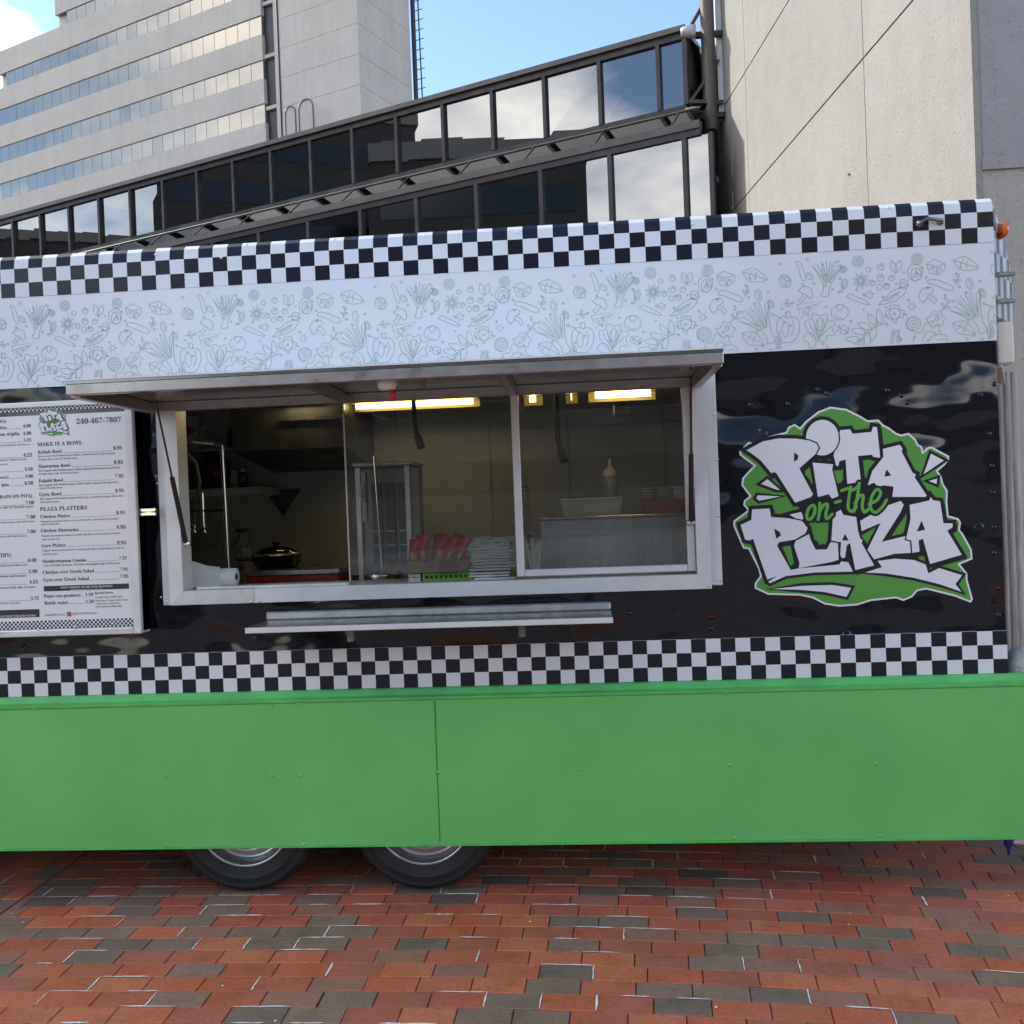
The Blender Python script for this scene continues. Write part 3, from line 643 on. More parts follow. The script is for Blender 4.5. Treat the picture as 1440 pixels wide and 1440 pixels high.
# vegetable print: line drawings of flat ink
def circ(cx, cy, rx, ry=None, rot=0, n=22, a0=0, a1=2 * PI):
    ry = ry or rx; c, s = math.cos(rot), math.sin(rot); out = []
    for k in range(n + 1):
        a = a0 + (a1 - a0) * k / n; u, v = rx * math.cos(a), ry * math.sin(a); out.append((cx + u * c - v * s, cy + u * s + v * c))
    return out
def smooth(pts, n=6):
    out = []; P = [pts[0]] + list(pts) + [pts[-1]]
    for i in range(1, len(P) - 2):
        for k in range(n):
            t = k / n; p0, p1, p2, p3 = P[i - 1], P[i], P[i + 1], P[i + 2]
            out.append(tuple(.5 * (2 * p1[j] + (p2[j] - p0[j]) * t + (2 * p0[j] - 5 * p1[j] + 4 * p2[j] - p3[j]) * t * t + (3 * p1[j] - p0[j] - 3 * p2[j] + p3[j]) * t ** 3) for j in (0, 1)))
    out.append(pts[-1]); return out
def d_pepper(): return [smooth([(0, .32), (-.2, .36), (-.36, .2), (-.36, -.1), (-.22, -.45), (0, -.5), (.2, -.45), (.36, -.15), (.36, .18), (.2, .36), (0, .32)]), smooth([(-.06, .34), (-.09, .5), (.03, .52), (.05, .34)]), smooth([(-.12, .22), (-.2, -.05), (-.08, -.32), (.02, -.2), (.0, .1), (-.12, .22)]), smooth([(.12, .25), (.2, 0), (.12, -.3)])]
def d_lettuce():
    o = [smooth([(-.1, -.4), (-.4, -.1), (-.5, .2), (-.3, .3), (-.25, .5), (0, .42), (.2, .5), (.25, .28), (.5, .25), (.42, 0), (.5, -.2), (.25, -.25), (.2, -.45), (-.1, -.4)], 5)]
    for a in (-.25, -.1, .08, .24): o.append(smooth([(-.02, -.38), (a * .6, 0), (a, .3)])); 
    o += [smooth([(.0, -.3), (.2, -.1), (.38, .1)]), smooth([(-.1, -.2), (-.28, .0), (-.36, .2)]), circ(0, .12, .14, .22)]
    return o
def d_bean(): return [smooth([(-.3, .4), (0, .5), (.3, .3), (.35, -.1), (.1, -.5), (-.2, -.4), (-.15, -.1), (-.35, .1), (-.3, .4)])]
def d_cheese(): return [[(-.5, .25), (.5, .3), (-.4, -.3), (-.5, .25)], [(-.46, .05), (.3, .2)], circ(-.25, -.05, .06), circ(-.05, .05, .05)]
def d_mush(): return [smooth([(-.45, 0), (-.3, .4), (.15, .5), (.48, .2), (.4, -.05), (.1, .05), (-.1, .0), (-.45, 0)]), smooth([(-.1, 0), (-.05, -.3), (-.15, -.5), (.1, -.5), (.16, -.2), (.12, .05)])]
def d_leek():
    o = []
    for k, (x, h) in enumerate(((-.46, .30), (-.22, .48), (.04, .5), (.28, .42))): o += [[(x * .22 - .035, -.12), (x - .075, h), (x + .06, h + .05), (x * .22 + .05, -.12)], [(x * .22, -.05), (x - .005, h - .06)]]
    o += [smooth([(-.13, -.12), (-.06, -.35), (-.1, -.5), (.02, -.54), (.12, -.48), (.1, -.3), (.13, -.12)]), smooth([(.3, .1), (.42, .0), (.5, -.2)])]
    return o
def d_ring(): return [circ(0, 0, .5), circ(0, 0, .32), circ(0, 0, .14, n=12)]
def d_dot(): return [circ(0, 0, .5, n=12)]
def d_dot2(): return [circ(0, 0, .5, n=14), circ(.08, .05, .2, n=8, a1=4)]
def d_star(): return [[(.1 * math.cos(a), .1 * math.sin(a)), (.3 * math.cos(a + .2), .3 * math.sin(a + .2)), (.5 * math.cos(a), .5 * math.sin(a)), (.3 * math.cos(a - .2), .3 * math.sin(a - .2)), (.1 * math.cos(a), .1 * math.sin(a))] for a in [k * 2 * PI / 9 for k in range(9)]]
def d_mini(): return [[((.5 if k % 2 == 0 else .22) * math.cos(k * PI / 6), (.5 if k % 2 == 0 else .22) * math.sin(k * PI / 6)) for k in range(13)]]
def d_seed(): return [circ(0, 0, .28, .5), smooth([(-.05, .35), (.1, 0), (-.05, -.35)])]
def d_chili(): return [smooth([(-.5, .2), (-.3, .3), (0, .1), (.25, -.05), (.5, -.3), (.2, -.22), (-.1, -.05), (-.35, .1), (-.5, .2)])]
def d_tomato(): return [circ(0, 0, .48, .44), smooth([(-.2, .3), (0, .05), (.2, .3), (.05, .45), (-.2, .3)]), smooth([(-.3, -.1), (-.15, -.3), (.1, -.33)])]
def d_cube(): return [[(-.4, .1), (-.05, .4), (.42, .2), (.1, -.1), (-.4, .1)], [(-.4, .1), (-.32, -.3), (.1, -.45), (.1, -.1)], [(.1, -.45), (.4, -.18), (.42, .2)]]
def leafp(x, y, a, l, w): 
    c, s = math.cos(a), math.sin(a); return smooth([(x, y), (x + c * l * .4 - s * w, y + s * l * .4 + c * w), (x + c * l, y + s * l), (x + c * l * .4 + s * w, y + s * l * .4 - c * w), (x, y)], 5)
def d_twig():
    o = [smooth([(-.3, -.5), (0, -.1), (.5, .1)])]
    for x, y, a in ((.25, .03, 2.2), (.1, -.05, 2.7), (-.05, -.15, 2.9), (.2, .0, -1.9), (.0, -.15, -1.7), (-.15, -.3, -2.2), (.35, .07, 1.7), (-.2, -.35, 3.0)): o.append(leafp(x, y, a, .42, .09))
    return o
def d_clover(): return [smooth([(.0, .45), (.25, .4), (.28, .2), (.48, .1), (.4, -.2), (.15, -.22), (0, -.48), (-.2, -.22), (-.45, -.15), (-.45, .15), (-.25, .22), (-.22, .42), (0, .45)]), smooth([(.0, .32), (.18, .22), (.3, .0), (.0, -.3), (-.28, 0), (-.18, .22), (0, .32)])]
def d_spiral(): return [[(.02 * 1 + (k / 40 * .46) * math.cos(k * .42), (k / 40 * .46) * math.sin(k * .42)) for k in range(41)], circ(0, 0, .5)]
def d_pod(): return [smooth([(-.5, -.25), (-.2, .05), (.1, .28), (.5, .3), (.35, .05), (.0, -.15), (-.5, -.25)]), smooth([(-.3, -.1), (0, .05), (.3, .2)])] + [circ(x, x * .55 + .02, .06, n=8) for x in (-.15, 0, .15)]
def d_heart(): return [leafp(0, -.4, 1.9, .8, .2), leafp(.0, -.4, 1.15, .8, .2), [(0, -.4), (-.03, -.5)]]
def d_cheese2(): return [[(-.5, .2), (-.1, .45), (.5, .15), (.45, -.15), (.1, -.42), (-.35, -.3), (-.5, .2)], [(-.5, .2), (.0, .05), (.5, .15)], circ(.2, -.1, .07, n=10), circ(-.2, -.05, .08, n=10), circ(.0, -.25, .05, n=8), [(.0, .05), (.1, -.42)]]
def d_leaf(): return [leafp(-.5, .2, -.35, 1.05, .28), smooth([(-.5, .2), (0, .02), (.5, -.17)]), [(-.15, .08), (-.1, .25)], [(0, .03), (.1, .18)], [(-.2, .1), (-.25, -.08)], [(.02, .01), (.0, -.16)]]
def d_sausage(): return [smooth([(-.5, .15), (-.42, .3), (-.1, .22), (.2, .05), (.45, -.1), (.5, -.28), (.3, -.28), (0, -.1), (-.25, .05), (-.5, .15)])]
def d_sprig(): return [[(-.3, -.5), (.1, .2)]] + [leafp(-.1, -.15, a, .45, .1) for a in (2.2, .3)] + [leafp(.1, .2, 1.2, .4, .1)]
def d_sticks(): return [[(-.35, -.5), (-.15, .5), (-.02, .45), (-.2, -.5)], [(.3, -.5), (-.05, .45), (.12, .5), (.45, -.4)], [(.2, .5), (.32, .45), (.1, -.5)]]
def d_cabbage(): return [smooth([(-.5, -.35), (-.4, .1), (-.2, .15), (-.1, .4), (.1, .3), (.25, .35), (.3, .1), (.5, -.05), (.4, -.35)]), smooth([(-.3, -.35), (-.1, .1), (.1, .15)]), smooth([(-.1, -.35), (.05, 0), (.3, .05)]), smooth([(.1, -.35), (.25, -.1), (.42, -.1)])]
def d_chip(): return [[(-.5, .1), (-.3, .12), (-.1, .45), (.05, .35), (.2, .45), (.3, .2), (.5, .05), (.35, -.1), (.3, -.35), (.05, -.3), (-.2, -.45), (-.3, -.2), (-.5, .1)], circ(.05, .05, .09, n=9), circ(-.15, -.1, .06, n=8), [(-.1, .2), (.1, .25), (.18, .1)]]
def d_rings(): return [circ(0, .05, .4, .45), circ(.05, -.05, .28, .36), circ(.06, -.08, .12, .1, n=10), [(.06, .02), (.06, .26)], [(.16, -.1), (.32, -.1)], [(-.04, -.14), (-.2, -.24)]]
DOOD = [(d_pepper, 275, 408, 112, -.1), (d_lettuce, 392, 410, 112, -.1), (d_bean, 355, 455, 58, .3), (d_cheese, 360, 340, 95, .05), (d_mush, 340, 283, 60, -.6), (d_leek, 428, 225, 125, -.25), (d_ring, 485, 190, 26, 0), (d_dot2, 590, 240, 20, 0), (d_dot2, 620, 222, 26, 0), (d_dot, 615, 256, 20, 0), (d_dot2, 642, 252, 22, 0), (d_dot2, 660, 222, 22, 0), (d_dot2, 622, 180, 24, 0), (d_dot, 577, 190, 18, 0), (d_star, 548, 232, 66, 0), (d_mini, 578, 285, 36, .3), (d_seed, 488, 245, 40, -.3), (d_chili, 535, 302, 82, .1), (d_tomato, 467, 350, 66, 0), (d_cube, 481, 415, 40, 0), (d_twig, 568, 405, 135, 0), (d_clover, 667, 355, 72, 0), (d_mini, 730, 328, 34, 0), (d_spiral, 733, 391, 54, 0), (d_pod, 660, 295, 105, 0), (d_mush, 790, 290, 66, .9), (d_rings, 745, 205, 68, 0), (d_cube, 702, 241, 40, .2), (d_heart, 676, 178, 60, 0), (d_cheese2, 822, 182, 68, 0), (d_leaf, 930, 172, 92, 0), (d_sausage, 835, 247, 88, .1), (d_sprig, 897, 230, 38, .2), (d_seed, 940, 242, 42, .2), (d_seed, 985, 276, 34, .5), (d_sprig, 278, 318, 42, -1), (d_sprig, 852, 326, 44, -.2), (d_sticks, 665, 440, 52, 0), (d_cabbage, 790, 440, 130, 0), (d_chip, 815, 376, 74, 0), (d_leek, 955, 350, 150, .35), (d_leaf, 915, 410, 88, -.15), (d_ring, 540, 160, 40, 0), (d_sausage, 330, 195, 70, -.8), (d_seed, 362, 215, 34, .7), (d_rings, 272, 236, 54, .6), (d_pod, 240, 470, 60, 1), (d_ring, 755, 150, 40, 0), (d_chili, 860, 470, 70, .5)]
rs = random.Random(3)
for _ in range(70): DOOD.append((d_dot, rs.uniform(235, 1005), rs.uniform(150, 480), rs.uniform(5, 9), 0))
pr = MB(); KZ = .001128; PER = 770 * KZ; XU = at(440 + 235 * .361, 470).x
cnt = 0
for tile in range(-5, 4):
    for fn, zx, zy, sz, rot in DOOD:
        u0_ = XU + (zx - 235) * KZ + tile * PER; v0_ = ZB['wb'] + (510 - .0556 * zx - zy) * KZ
        if u0_ < -3.3 or u0_ > XR + .1: continue
        c, s = math.cos(rot), math.sin(rot)
        for pl in fn():
            run = []; cnt += 1; yy = -.0088 - (cnt % 9) * .00006
            def flush():
                if len(run) > 1: ribbon(pr, run, .0027, lambda a, b: (a, yy, b))
            for (a, b) in pl:
                X = u0_ + (a * c - b * s) * sz * KZ; Z = v0_ + (a * s + b * c) * sz * KZ
                if ZB['wb'] + .004 < Z < ZB['cu'] - .004 and X < XR - .004: run.append((X, Z))
                else: flush(); run = []
            flush()
o = pr.build('vegetable_print', 'print_line', tr)
for p_ in o.data.polygons: pass
# ---- logo
LG = [(78, 300), (130, 245), (160, 255), (240, 215), (340, 190), (355, 160), (390, 145), (420, 165), (450, 130), (520, 75), (590, 48), (680, 60), (760, 100), (800, 125), (860, 120), (890, 150), (920, 165), (960, 195), (990, 205), (1030, 195), (1070, 230), (1085, 260), (1105, 270), (1112, 298), (1140, 275), (1160, 272), (1258, 325), (1258, 345), (1235, 375), (1195, 410), (1215, 440), (1225, 480), (1250, 520), (1248, 590), (1255, 660), (1310, 675), (1325, 700), (1318, 740), (1335, 760), (1385, 850), (1390, 905), (1320, 935), (1360, 985), (1362, 1025), (1392, 1130), (1380, 1150), (1290, 1115), (1130, 1075), (1080, 1085), (1050, 1120), (1000, 1140), (960, 1125), (820, 1140), (740, 1165), (640, 1172), (560, 1160), (490, 1125), (420, 1110), (240, 1105), (165, 1070), (165, 1040), (195, 1000), (185, 960), (130, 850), (100, 845), (45, 720), (45, 690), (100, 650), (125, 630), (100, 600), (105, 575), (135, 550), (90, 490), (95, 450), (130, 410), (160, 380), (80, 320)]
LET = [  # outline, holes
    ([(118, 293), (210, 243), (300, 226), (400, 228), (470, 238), (510, 255), (524, 280), (505, 315), (460, 355), (415, 395), (492, 540), (480, 556), (392, 588), (285, 420), (265, 416), (260, 424), (200, 352), (148, 312)], [[(386, 305), (410, 322), (406, 344), (385, 358)]]),
    ([(490, 362), (605, 372), (600, 400), (636, 550), (600, 565), (580, 540), (520, 556), (495, 395)], []),
    ([(608, 322), (645, 180), (700, 175), (715, 200), (820, 190), (830, 160), (852, 163), (870, 335), (830, 330), (825, 318), (745, 325), (762, 470), (685, 482), (675, 345), (640, 355), (635, 382), (622, 380)], []),
    ([(885, 285), (980, 262), (996, 285), (990, 300), (1052, 420), (1070, 428), (1064, 446), (1132, 548), (1125, 555), (938, 555), (945, 497), (885, 490), (860, 500), (835, 475), (800, 490), (825, 410), (888, 330)], [[(905, 400), (932, 434), (893, 442)]]),
    ([(85, 712), (145, 685), (150, 625), (248, 620), (256, 668), (350, 675), (430, 690), (462, 730), (450, 760), (390, 795), (300, 810), (290, 830), (372, 975), (260, 1010), (235, 1020), (155, 790), (135, 800), (110, 795)], [[(273, 733), (305, 752), (312, 772), (285, 790)]]),
    ([(360, 655), (425, 640), (440, 672), (432, 684), (395, 676)], []),
    ([(395, 802), (470, 764), (478, 795), (507, 852), (570, 850), (592, 808), (632, 815), (636, 908), (600, 920), (412, 956), (416, 925), (385, 830)], []),
    ([(605, 650), (648, 628), (662, 656), (735, 668), (745, 745), (757, 788), (772, 800), (764, 812), (836, 940), (730, 966), (700, 815), (682, 828), (672, 895), (655, 900), (645, 880), (650, 810), (595, 800)], [[(672, 762), (692, 800), (655, 800)]]),
    ([(757, 690), (800, 665), (900, 607), (985, 578), (1002, 600), (985, 640), (878, 808), (1032, 770), (1042, 870), (950, 875), (835, 906), (798, 852), (872, 702), (765, 747)], []),
    ([(1035, 600), (1145, 575), (1153, 556), (1166, 574), (1206, 580), (1225, 703), (1277, 704), (1276, 726), (1246, 745), (1328, 880), (1150, 932), (1110, 790), (1085, 800), (1091, 862), (1050, 870), (1045, 800), (1015, 792), (1040, 680)], [[(1102, 688), (1122, 740), (1075, 750)]]),
    ([(240, 1032), (330, 976), (400, 958), (640, 935), (650, 918), (690, 922), (716, 975), (500, 980), (340, 1000), (250, 1040)], []),
    ([(785, 980), (880, 950), (855, 915), (950, 902), (1060, 910), (1125, 935), (1140, 985), (1200, 955), (1330, 995), (1292, 1045), (1326, 1088), (1200, 1045), (1060, 1010), (900, 985)], []),
    ([(260, 1073), (430, 1055), (600, 1050), (706, 1066), (680, 1117), (560, 1090), (420, 1077)], []),
    ([(1155, 312), (1227, 350), (1113, 428)], []), ([(1142, 466), (1190, 452), (1186, 482)], []),
    ([(200, 482), (236, 455), (307, 516), (285, 514)], []), ([(172, 562), (182, 546), (312, 552), (190, 577)], [])]
DOT = [(545 + 92 * math.cos(a), 222 + 100 * math.sin(a)) for a in [2 * PI * k / 40 for k in range(40)]]
LET.insert(1, (DOT, []))
FILL = [(395, 590), (480, 552), (640, 470), (690, 440), (800, 450), (930, 490), (1130, 560), (1165, 585), (1000, 620), (900, 640), (760, 700), (600, 700), (440, 700), (430, 640)]
FILL2 = [(300, 900), (420, 760), (640, 860), (800, 850), (1040, 790), (1100, 930), (1120, 1000), (860, 960), (400, 960), (250, 1020)]
PATCH = [[(500, 697), (578, 702), (570, 780), (548, 800), (545, 822), (525, 824)], [(325, 845), (365, 826), (386, 930), (365, 942)], [(445, 425), (475, 394), (492, 480)], [(610, 405), (632, 412), (662, 398), (655, 470), (640, 480), (618, 470)], [(783, 350), (806, 345), (790, 396)], [(935, 772), (985, 697), (1000, 690), (990, 765)], [(765, 772), (845, 725), (798, 818), (775, 790)]]
def arcp(p): return smooth(p, 5)
SCRIPT = [circ(480, 642, 20, 42, .35, 20), arcp([(530, 590), (528, 640), (520, 682)]), arcp([(526, 640), (552, 602), (574, 600), (564, 650), (570, 678), (600, 652)]), arcp([(704, 500), (692, 570), (690, 620), (712, 636), (735, 612)]), arcp([(652, 520), (690, 508), (720, 515), (750, 488)]), arcp([(752, 478), (740, 560), (722, 636)]), arcp([(727, 592), (752, 552), (774, 550), (768, 605), (780, 640), (806, 622)]), arcp([(806, 596), (852, 572), (872, 530), (848, 514), (820, 560), (815, 615), (842, 642), (880, 612), (905, 572)]), [(618, 586), (645, 578)]]
def seglist(mb, pts, w, fn, k, step=.02):
    """thick stroke: one quad per piece and a round joint, each a hair above the last"""
    for i in range(len(pts)):
        x, y = pts[i]; mb.add([fn(x + w / 2 * math.cos(2 * PI * j / 10), y + w / 2 * math.sin(2 * PI * j / 10), k) for j in range(10)], [tuple(range(10))]); k += step
        if i + 1 < len(pts):
            d = Vector((pts[i + 1][0] - x, pts[i + 1][1] - y))
            if d.length < 1e-6: continue
            d.normalize(); q = Vector((-d.y, d.x)) * w / 2; e = pts[i + 1]
            mb.add([fn(x + q.x, y + q.y, k), fn(e[0] + q.x, e[1] + q.y, k), fn(e[0] - q.x, e[1] - q.y, k), fn(x - q.x, y - q.y, k)], [(0, 1, 2, 3)]); k += step
    return k
def logo(parent, fn, name='logo'):
    """fn(zx, zy, layer) -> point"""
    m = MB(); m.poly(LG, lambda a, b: fn(a, b, 0)); root = face_cam(m.build(name, 'logo_white', parent))
    m = MB(); m.poly(offset_poly(LG, -10), lambda a, b: fn(a, b, 1)); face_cam(m.build('logo_green_field', 'logo_green', root))
    m = MB(); k = 2.0
    for P in (FILL, FILL2): m.poly(P, lambda a, b: fn(a, b, k)); k += .1
    for i, (P, H) in enumerate(LET):
        m.poly(offset_poly(P, 21 if i < 11 else 16), lambda a, b: fn(a, b, k)); k += .1
    for P, H in LET[:11]:
        m.poly(offset_poly([(x + 17, y + 15) for x, y in P], 10), lambda a, b: fn(a, b, k)); k += .1
    face_cam(m.build('logo_shadow', 'logo_black', root))
    for P in PATCH:
        m = MB(); m.poly(P, lambda a, b: fn(a, b, 6)); face_cam(m.build('logo_patch', 'logo_green', root))
    order = [2, 3, 4, 1, 0, 7, 6, 8, 9, 10, 5] + list(range(11, len(LET))); k = 6.6
    for i in order:
        P, H = LET[i]
        if i < 11:
            m = MB(); m.poly(offset_poly(P, 8), lambda a, b: fn(a, b, k)); face_cam(m.build('logo_outline', 'logo_black', root)); k += .2
        m = MB(); m.poly(P, lambda a, b: fn(a, b, k), H); face_cam(m.build('logo_letter' if i < 11 else 'logo_swoosh', 'logo_white', root)); k += .2
        if i < 11 and H:
            m = MB(); [m.poly(h, lambda a, b: fn(a, b, k)) for h in H]; face_cam(m.build('logo_counter', 'logo_black', root)); k += .1
    k += .3
    for P in SCRIPT: m = MB(); k = seglist(m, P, 44, fn, k, .004); face_cam(m.build('logo_script_shadow', 'logo_black', root))
    k += .4
    for P in SCRIPT: m = MB(); k = seglist(m, P, 17, fn, k, .004); face_cam(m.build('logo_script', 'script_green', root))
    return root
def big(a, b, layer): 
    p = at(1020 + a / 4, 560 + b / 4, 0); return Vector((p.x, -.0016 - layer * .0002, p.z))
logo(tr, big)
# ---- rest of the shell
MB().box(XL, XR, .05, 2.3, ZB['top'] - .03, ZB['top'] - .002).build('roof', 'white_vinyl', tr)
MB().box(XL, XR, 2.26, 2.3, .5, ZB['top'] - .032).build('rear_wall', 'white_vinyl', tr)
MB().box(XL - .03, XL - .001, 0, 2.3, .5, ZB['top'] - .01).build('end_wall', 'white_vinyl', tr)
MB().box(XR - .04, XR - .002, .042, 2.26, .5, ZB['top'] - .032).build('end_wall', 'vinyl', tr)
MB().box(XL + .02, XR - .05, .042, 2.25, .50, .58).build('floor_deck', 'floor_in', tr)
MB().box(XL + .02, 1.9, .10, .18, .40, .497).build('chassis_rail', 'black', tr); MB().box(XL + .02, 1.9, 2.05, 2.13, .40, .497).build('chassis_rail', 'black', tr)
MB().box(XL, 2.05, -.026, .04, ZB['sk1'] - .06, ZB['sk1'] - .013).build('skirt_bracket', 'black', tr)
MB().box(XL, 1.95, .0, 2.28, .60, .66).build('lower_deck', 'black', tr) if False else None
MB().box(1.76, 2.05, -.02, 1.2, ZB['sk1'] - .012, ZB['sk1'] + .01).build('tongue_deck', 'galv', tr)
MB().box(XL + .05, XR, 2.27, 2.299, .06, .499).build('rear_shade_skirt', 'black', tr)  # unseen panel brought near the ground to keep light from under the trailer
# sloping nose at the front end
nx0 = XR; nt = at(1424, 392, .26); nm = at(1413, 338, .13); nx1 = nt.x
pn = [(nx0, 0, 2.43), (nx1, .26, 2.43), (nx1, .26, nt.z), (nm.x, .13, nm.z), (nx0 + .004, .0, 2.90)]
m = MB(); m.add(pn + [(x, y + .9, z) for x, y, z in pn], [(0, 1, 2, 3, 4), (9, 8, 7, 6, 5), (0, 5, 6, 1), (1, 6, 7, 2), (2, 7, 8, 3), (3, 8, 9, 4), (4, 9, 5, 0)])
MT['nose'] = checker('nose_wrap_reflections', XR, .03, 2.43, .09, (.10, .10, .12), (.55, .56, .60), .3); m.build('nose_panel', 'nose', tr)
for z in (424, 386):
    m = MB(); m.tube([at(1402, z, .0), at(1425, z - 1, .235)], .010, 8); m.build('grab_bar', 'galv', tr)
p = at(1408, 325, .08); m = MB(); m.lathe([(0, -.03), (.016, -.028), (.022, -.012), (.023, .05)], (p.x, p.y - .02, p.z), 'y', 14, sx=.75, sy=1.5); m.build('marker_light', 'orange', tr)
m = MB(); x0, x1, z0, z1 = rect(1401, 452, 1427, 512, .03); m.box(x0, x1, .03, .22, z0, z1, .008); m.build('nose_bracket', 'cream', tr)
m = MB(); m.bar((x0 + .005, .05, z0), (x1 + .01, .2, z0 - .14), .05, .03); m.build('nose_brace', 'cream', tr)
m = MB(); a = at(1414, 540, .12); b = at(1428, 938, .12); w_ = .036
for dx, rr in ((-.03, .018), (.0, .02), (.03, .018)): m.tube([(a.x + dx, .12, .9), (a.x + dx, .12, a.z + .05)], rr, 10)
m.box(a.x - .05, a.x + .05, .13, .17, .905, a.z + .02); m.build('support_post', pm('weathered_post', (.42, .39, .35), .6, .1, var=.3, vs=12, stretch=(4, 4, .4), bump=.2, bs=30), tr)
a = at(1439, 930, .1); m = MB(); m.lathe([(.10, 0), (.095, .04), (.07, .09), (.02, .11), (0, .112)], (a.x, .1, ZB['sk1'] + .011), 'z', 24); m.build('tongue_cover', pm('canvas_cover', (.42, .41, .39), .9, var=.25, vs=40, bump=.5, bs=70), tr)
# water valve and white drain pipe below the skirt end
a = at(1418, 1186, .04); m = MB(); m.lathe([(0, -.05), (.006, -.048), (.008, -.02), (.018, -.008), (.02, .07), (0, .075)], (a.x, .04, a.z), 'z', 12); m.build('drain_valve', 'blue', tr)
m = MB(); m.tube([(a.x + .02, .05, a.z + .015), (a.x + .22, .05, a.z + .005)], .021, 10); m.tube([(a.x + .05, .05, a.z + .02), (a.x + .05, .05, a.z + .3)], .02, 10); m.build('drain_pipe', 'plast', tr)
# tie hook near the top
p = at(1308, 313, -.012); m = MB(); m.lathe([(.0, -.016), (.014, -.014), (.017, 0)], (p.x - .045, p.y, p.z - .004), 'y', 10); m.lathe([(.0, -.016), (.012, -.014), (.015, 0)], (p.x + .04, p.y, p.z), 'y', 10); m.tube([(p.x - .05, p.y - .012, p.z - .006), (p.x - .02, p.y - .02, p.z + .012), (p.x + .045, p.y - .014, p.z + .002)], .008, 8); m.build('tie_hook', pm('dark_chrome', (.25, .26, .27), .15, 1), tr)
# wheels
def wheel(x, y, flip=1):
    m = MB(); r = .345; w = .20
    prof = [(.215, .012), (.224, .002), (.25, -.010), (.268, -.0105), (.271, -.0135), (.275, -.0135), (.278, -.0105), (.295, -.010), (.31, -.004), (.313, -.006), (.317, -.002), (.325, .004), (.338, .022), (r, .05), (r, .075), (r - .008, .077), (r - .008, .085), (r, .087), (r, .113), (r - .008, .115), (r - .008, .123), (r, .125), (r, .15), (.338, .178), (.3, .20), (.205, .20)]
    m.lathe([(a, b * flip) for a, b in prof], (x, y, r), 'y', 48); root = None
    w_ = bpy.data.objects.new('wheel', None); w_.location = (x, y, r); COL.objects.link(w_); w_.parent = tr; w_.matrix_parent_inverse = Matrix.Translation(LOC[tr.name]).inverted(); LOC[w_.name] = Vector((x, y, r))
    m.build('tyre', 'rubber', w_)
    m = MB(); m.lathe([(a, b * flip) for a, b in [(.224, .02), (.226, .0), (.219, -.008), (.210, .0), (.200, .03), (.176, .045), (.172, .03), (.165, .022), (.15, .022), (.14, .04), (.10, .05), (.06, .03), (.055, .0), (.03, -.01), (0, -.012)]], (x, y, r), 'y', 48); m.build('rim', 'rim', w_)
    m = MB()
    for k in range(5): a = 2 * PI * k / 5 + .3; m.lathe([(0, -.012 * flip), (.010, -.01 * flip), (.012, .03 * flip)], (x + .08 * math.cos(a), y + .03 * flip, r + .08 * math.sin(a)), 'y', 6)
    m.build('lug_nut', 'chrome', w_)
for x in (-1.575, -.755): wheel(x, .07); wheel(x, 2.2, -1); m = MB(); m.tube([(x, .25, .345), (x, 2.05, .345)], .035, 10); m.build('axle', 'black', tr)
m = MB(); m.box(-2.05, -.28, .05, .34, .735, .75); m.build('wheel_arch', 'black_matt', tr)

# ------------------------------------------------------------------ serving window
fr = MB(); y0, y1 = -.045, .06
J0, J1, JB, JT_ = -1.765, .483, 1.392, 2.212
def mitre(mb, o0, o1, i0, i1, y0, y1):
    """one mitred bar, outer edge o0-o1, inner edge i0-i1 (x, z)"""
    q = [(o0[0], y0, o0[1]), (o1[0], y0, o1[1]), (i1[0], y0, i1[1]), (i0[0], y0, i0[1])]; b = [(x, y1, z) for x, _, z in q]
    mb.add(q + b, [(0, 1, 2, 3), (7, 6, 5, 4), (0, 4, 5, 1), (1, 5, 6, 2), (2, 6, 7, 3), (3, 7, 4, 0)])
OB = JB - .062; OL, OR = J0 - .062, J1 + .058
m = MB(); mitre(m, (OL, OB), (OL, JT_), (J0, JB), (J0, JT_), y0, y1); m.build('window_jamb', 'alu_white', tr)
m = MB(); mitre(m, (OR, OB), (OR, JT_), (J1, JB), (J1, JT_), y0, y1); m.build('window_jamb', 'alu_white', tr)
SPL = at(362, 830).x
m = MB(); mitre(m, (OL, OB), (SPL, OB), (J0, JB), (SPL, JB), y0, y1); m.build('window_sill', 'alu', tr)
m = MB(); mitre(m, (SPL + .002, OB), (OR, OB), (SPL + .002, JB), (J1, JB), y0 - .001, y1); m.build('window_sill', 'alu_white', tr)
m = MB(); m.box(OL - .045, OL - .001, -.016, 0, OB - .002, 2.245, .003); m.build('window_flange', 'alu_white', tr)
m = MB(); m.box(OR + .001, OR + .05, -.016, 0, OB + .01, 2.335, .003); m.build('window_flange', 'alu_white', tr)
m = MB(); m.box(J0 + .002, J1 - .002, -.018, .06, JT_ + .002, 2.29); m.build('window_header', 'alu_warm', tr)
m = MB(); m.box(J0, J1, .02, .30, JB - .03, JB - .004); m.build('inner_sill', 'alu_white', tr)
m = MB(); m.box(J0 + .05, -1.03, -.02, .015, JB - .001, JB + .012, .003); m.build('window_track', 'alu_white', tr)
for px, py in ((226, 840), (233, 845), (238, 850), (236, 846), (221, 680), (353, 846), (365, 845), (605, 838), (1004, 583), (1009, 646), (1011, 725), (1014, 816), (1002, 821), (997, 824)): rivet(px, py, -.047 if 228 < px < 1000 else -.017, rivst)
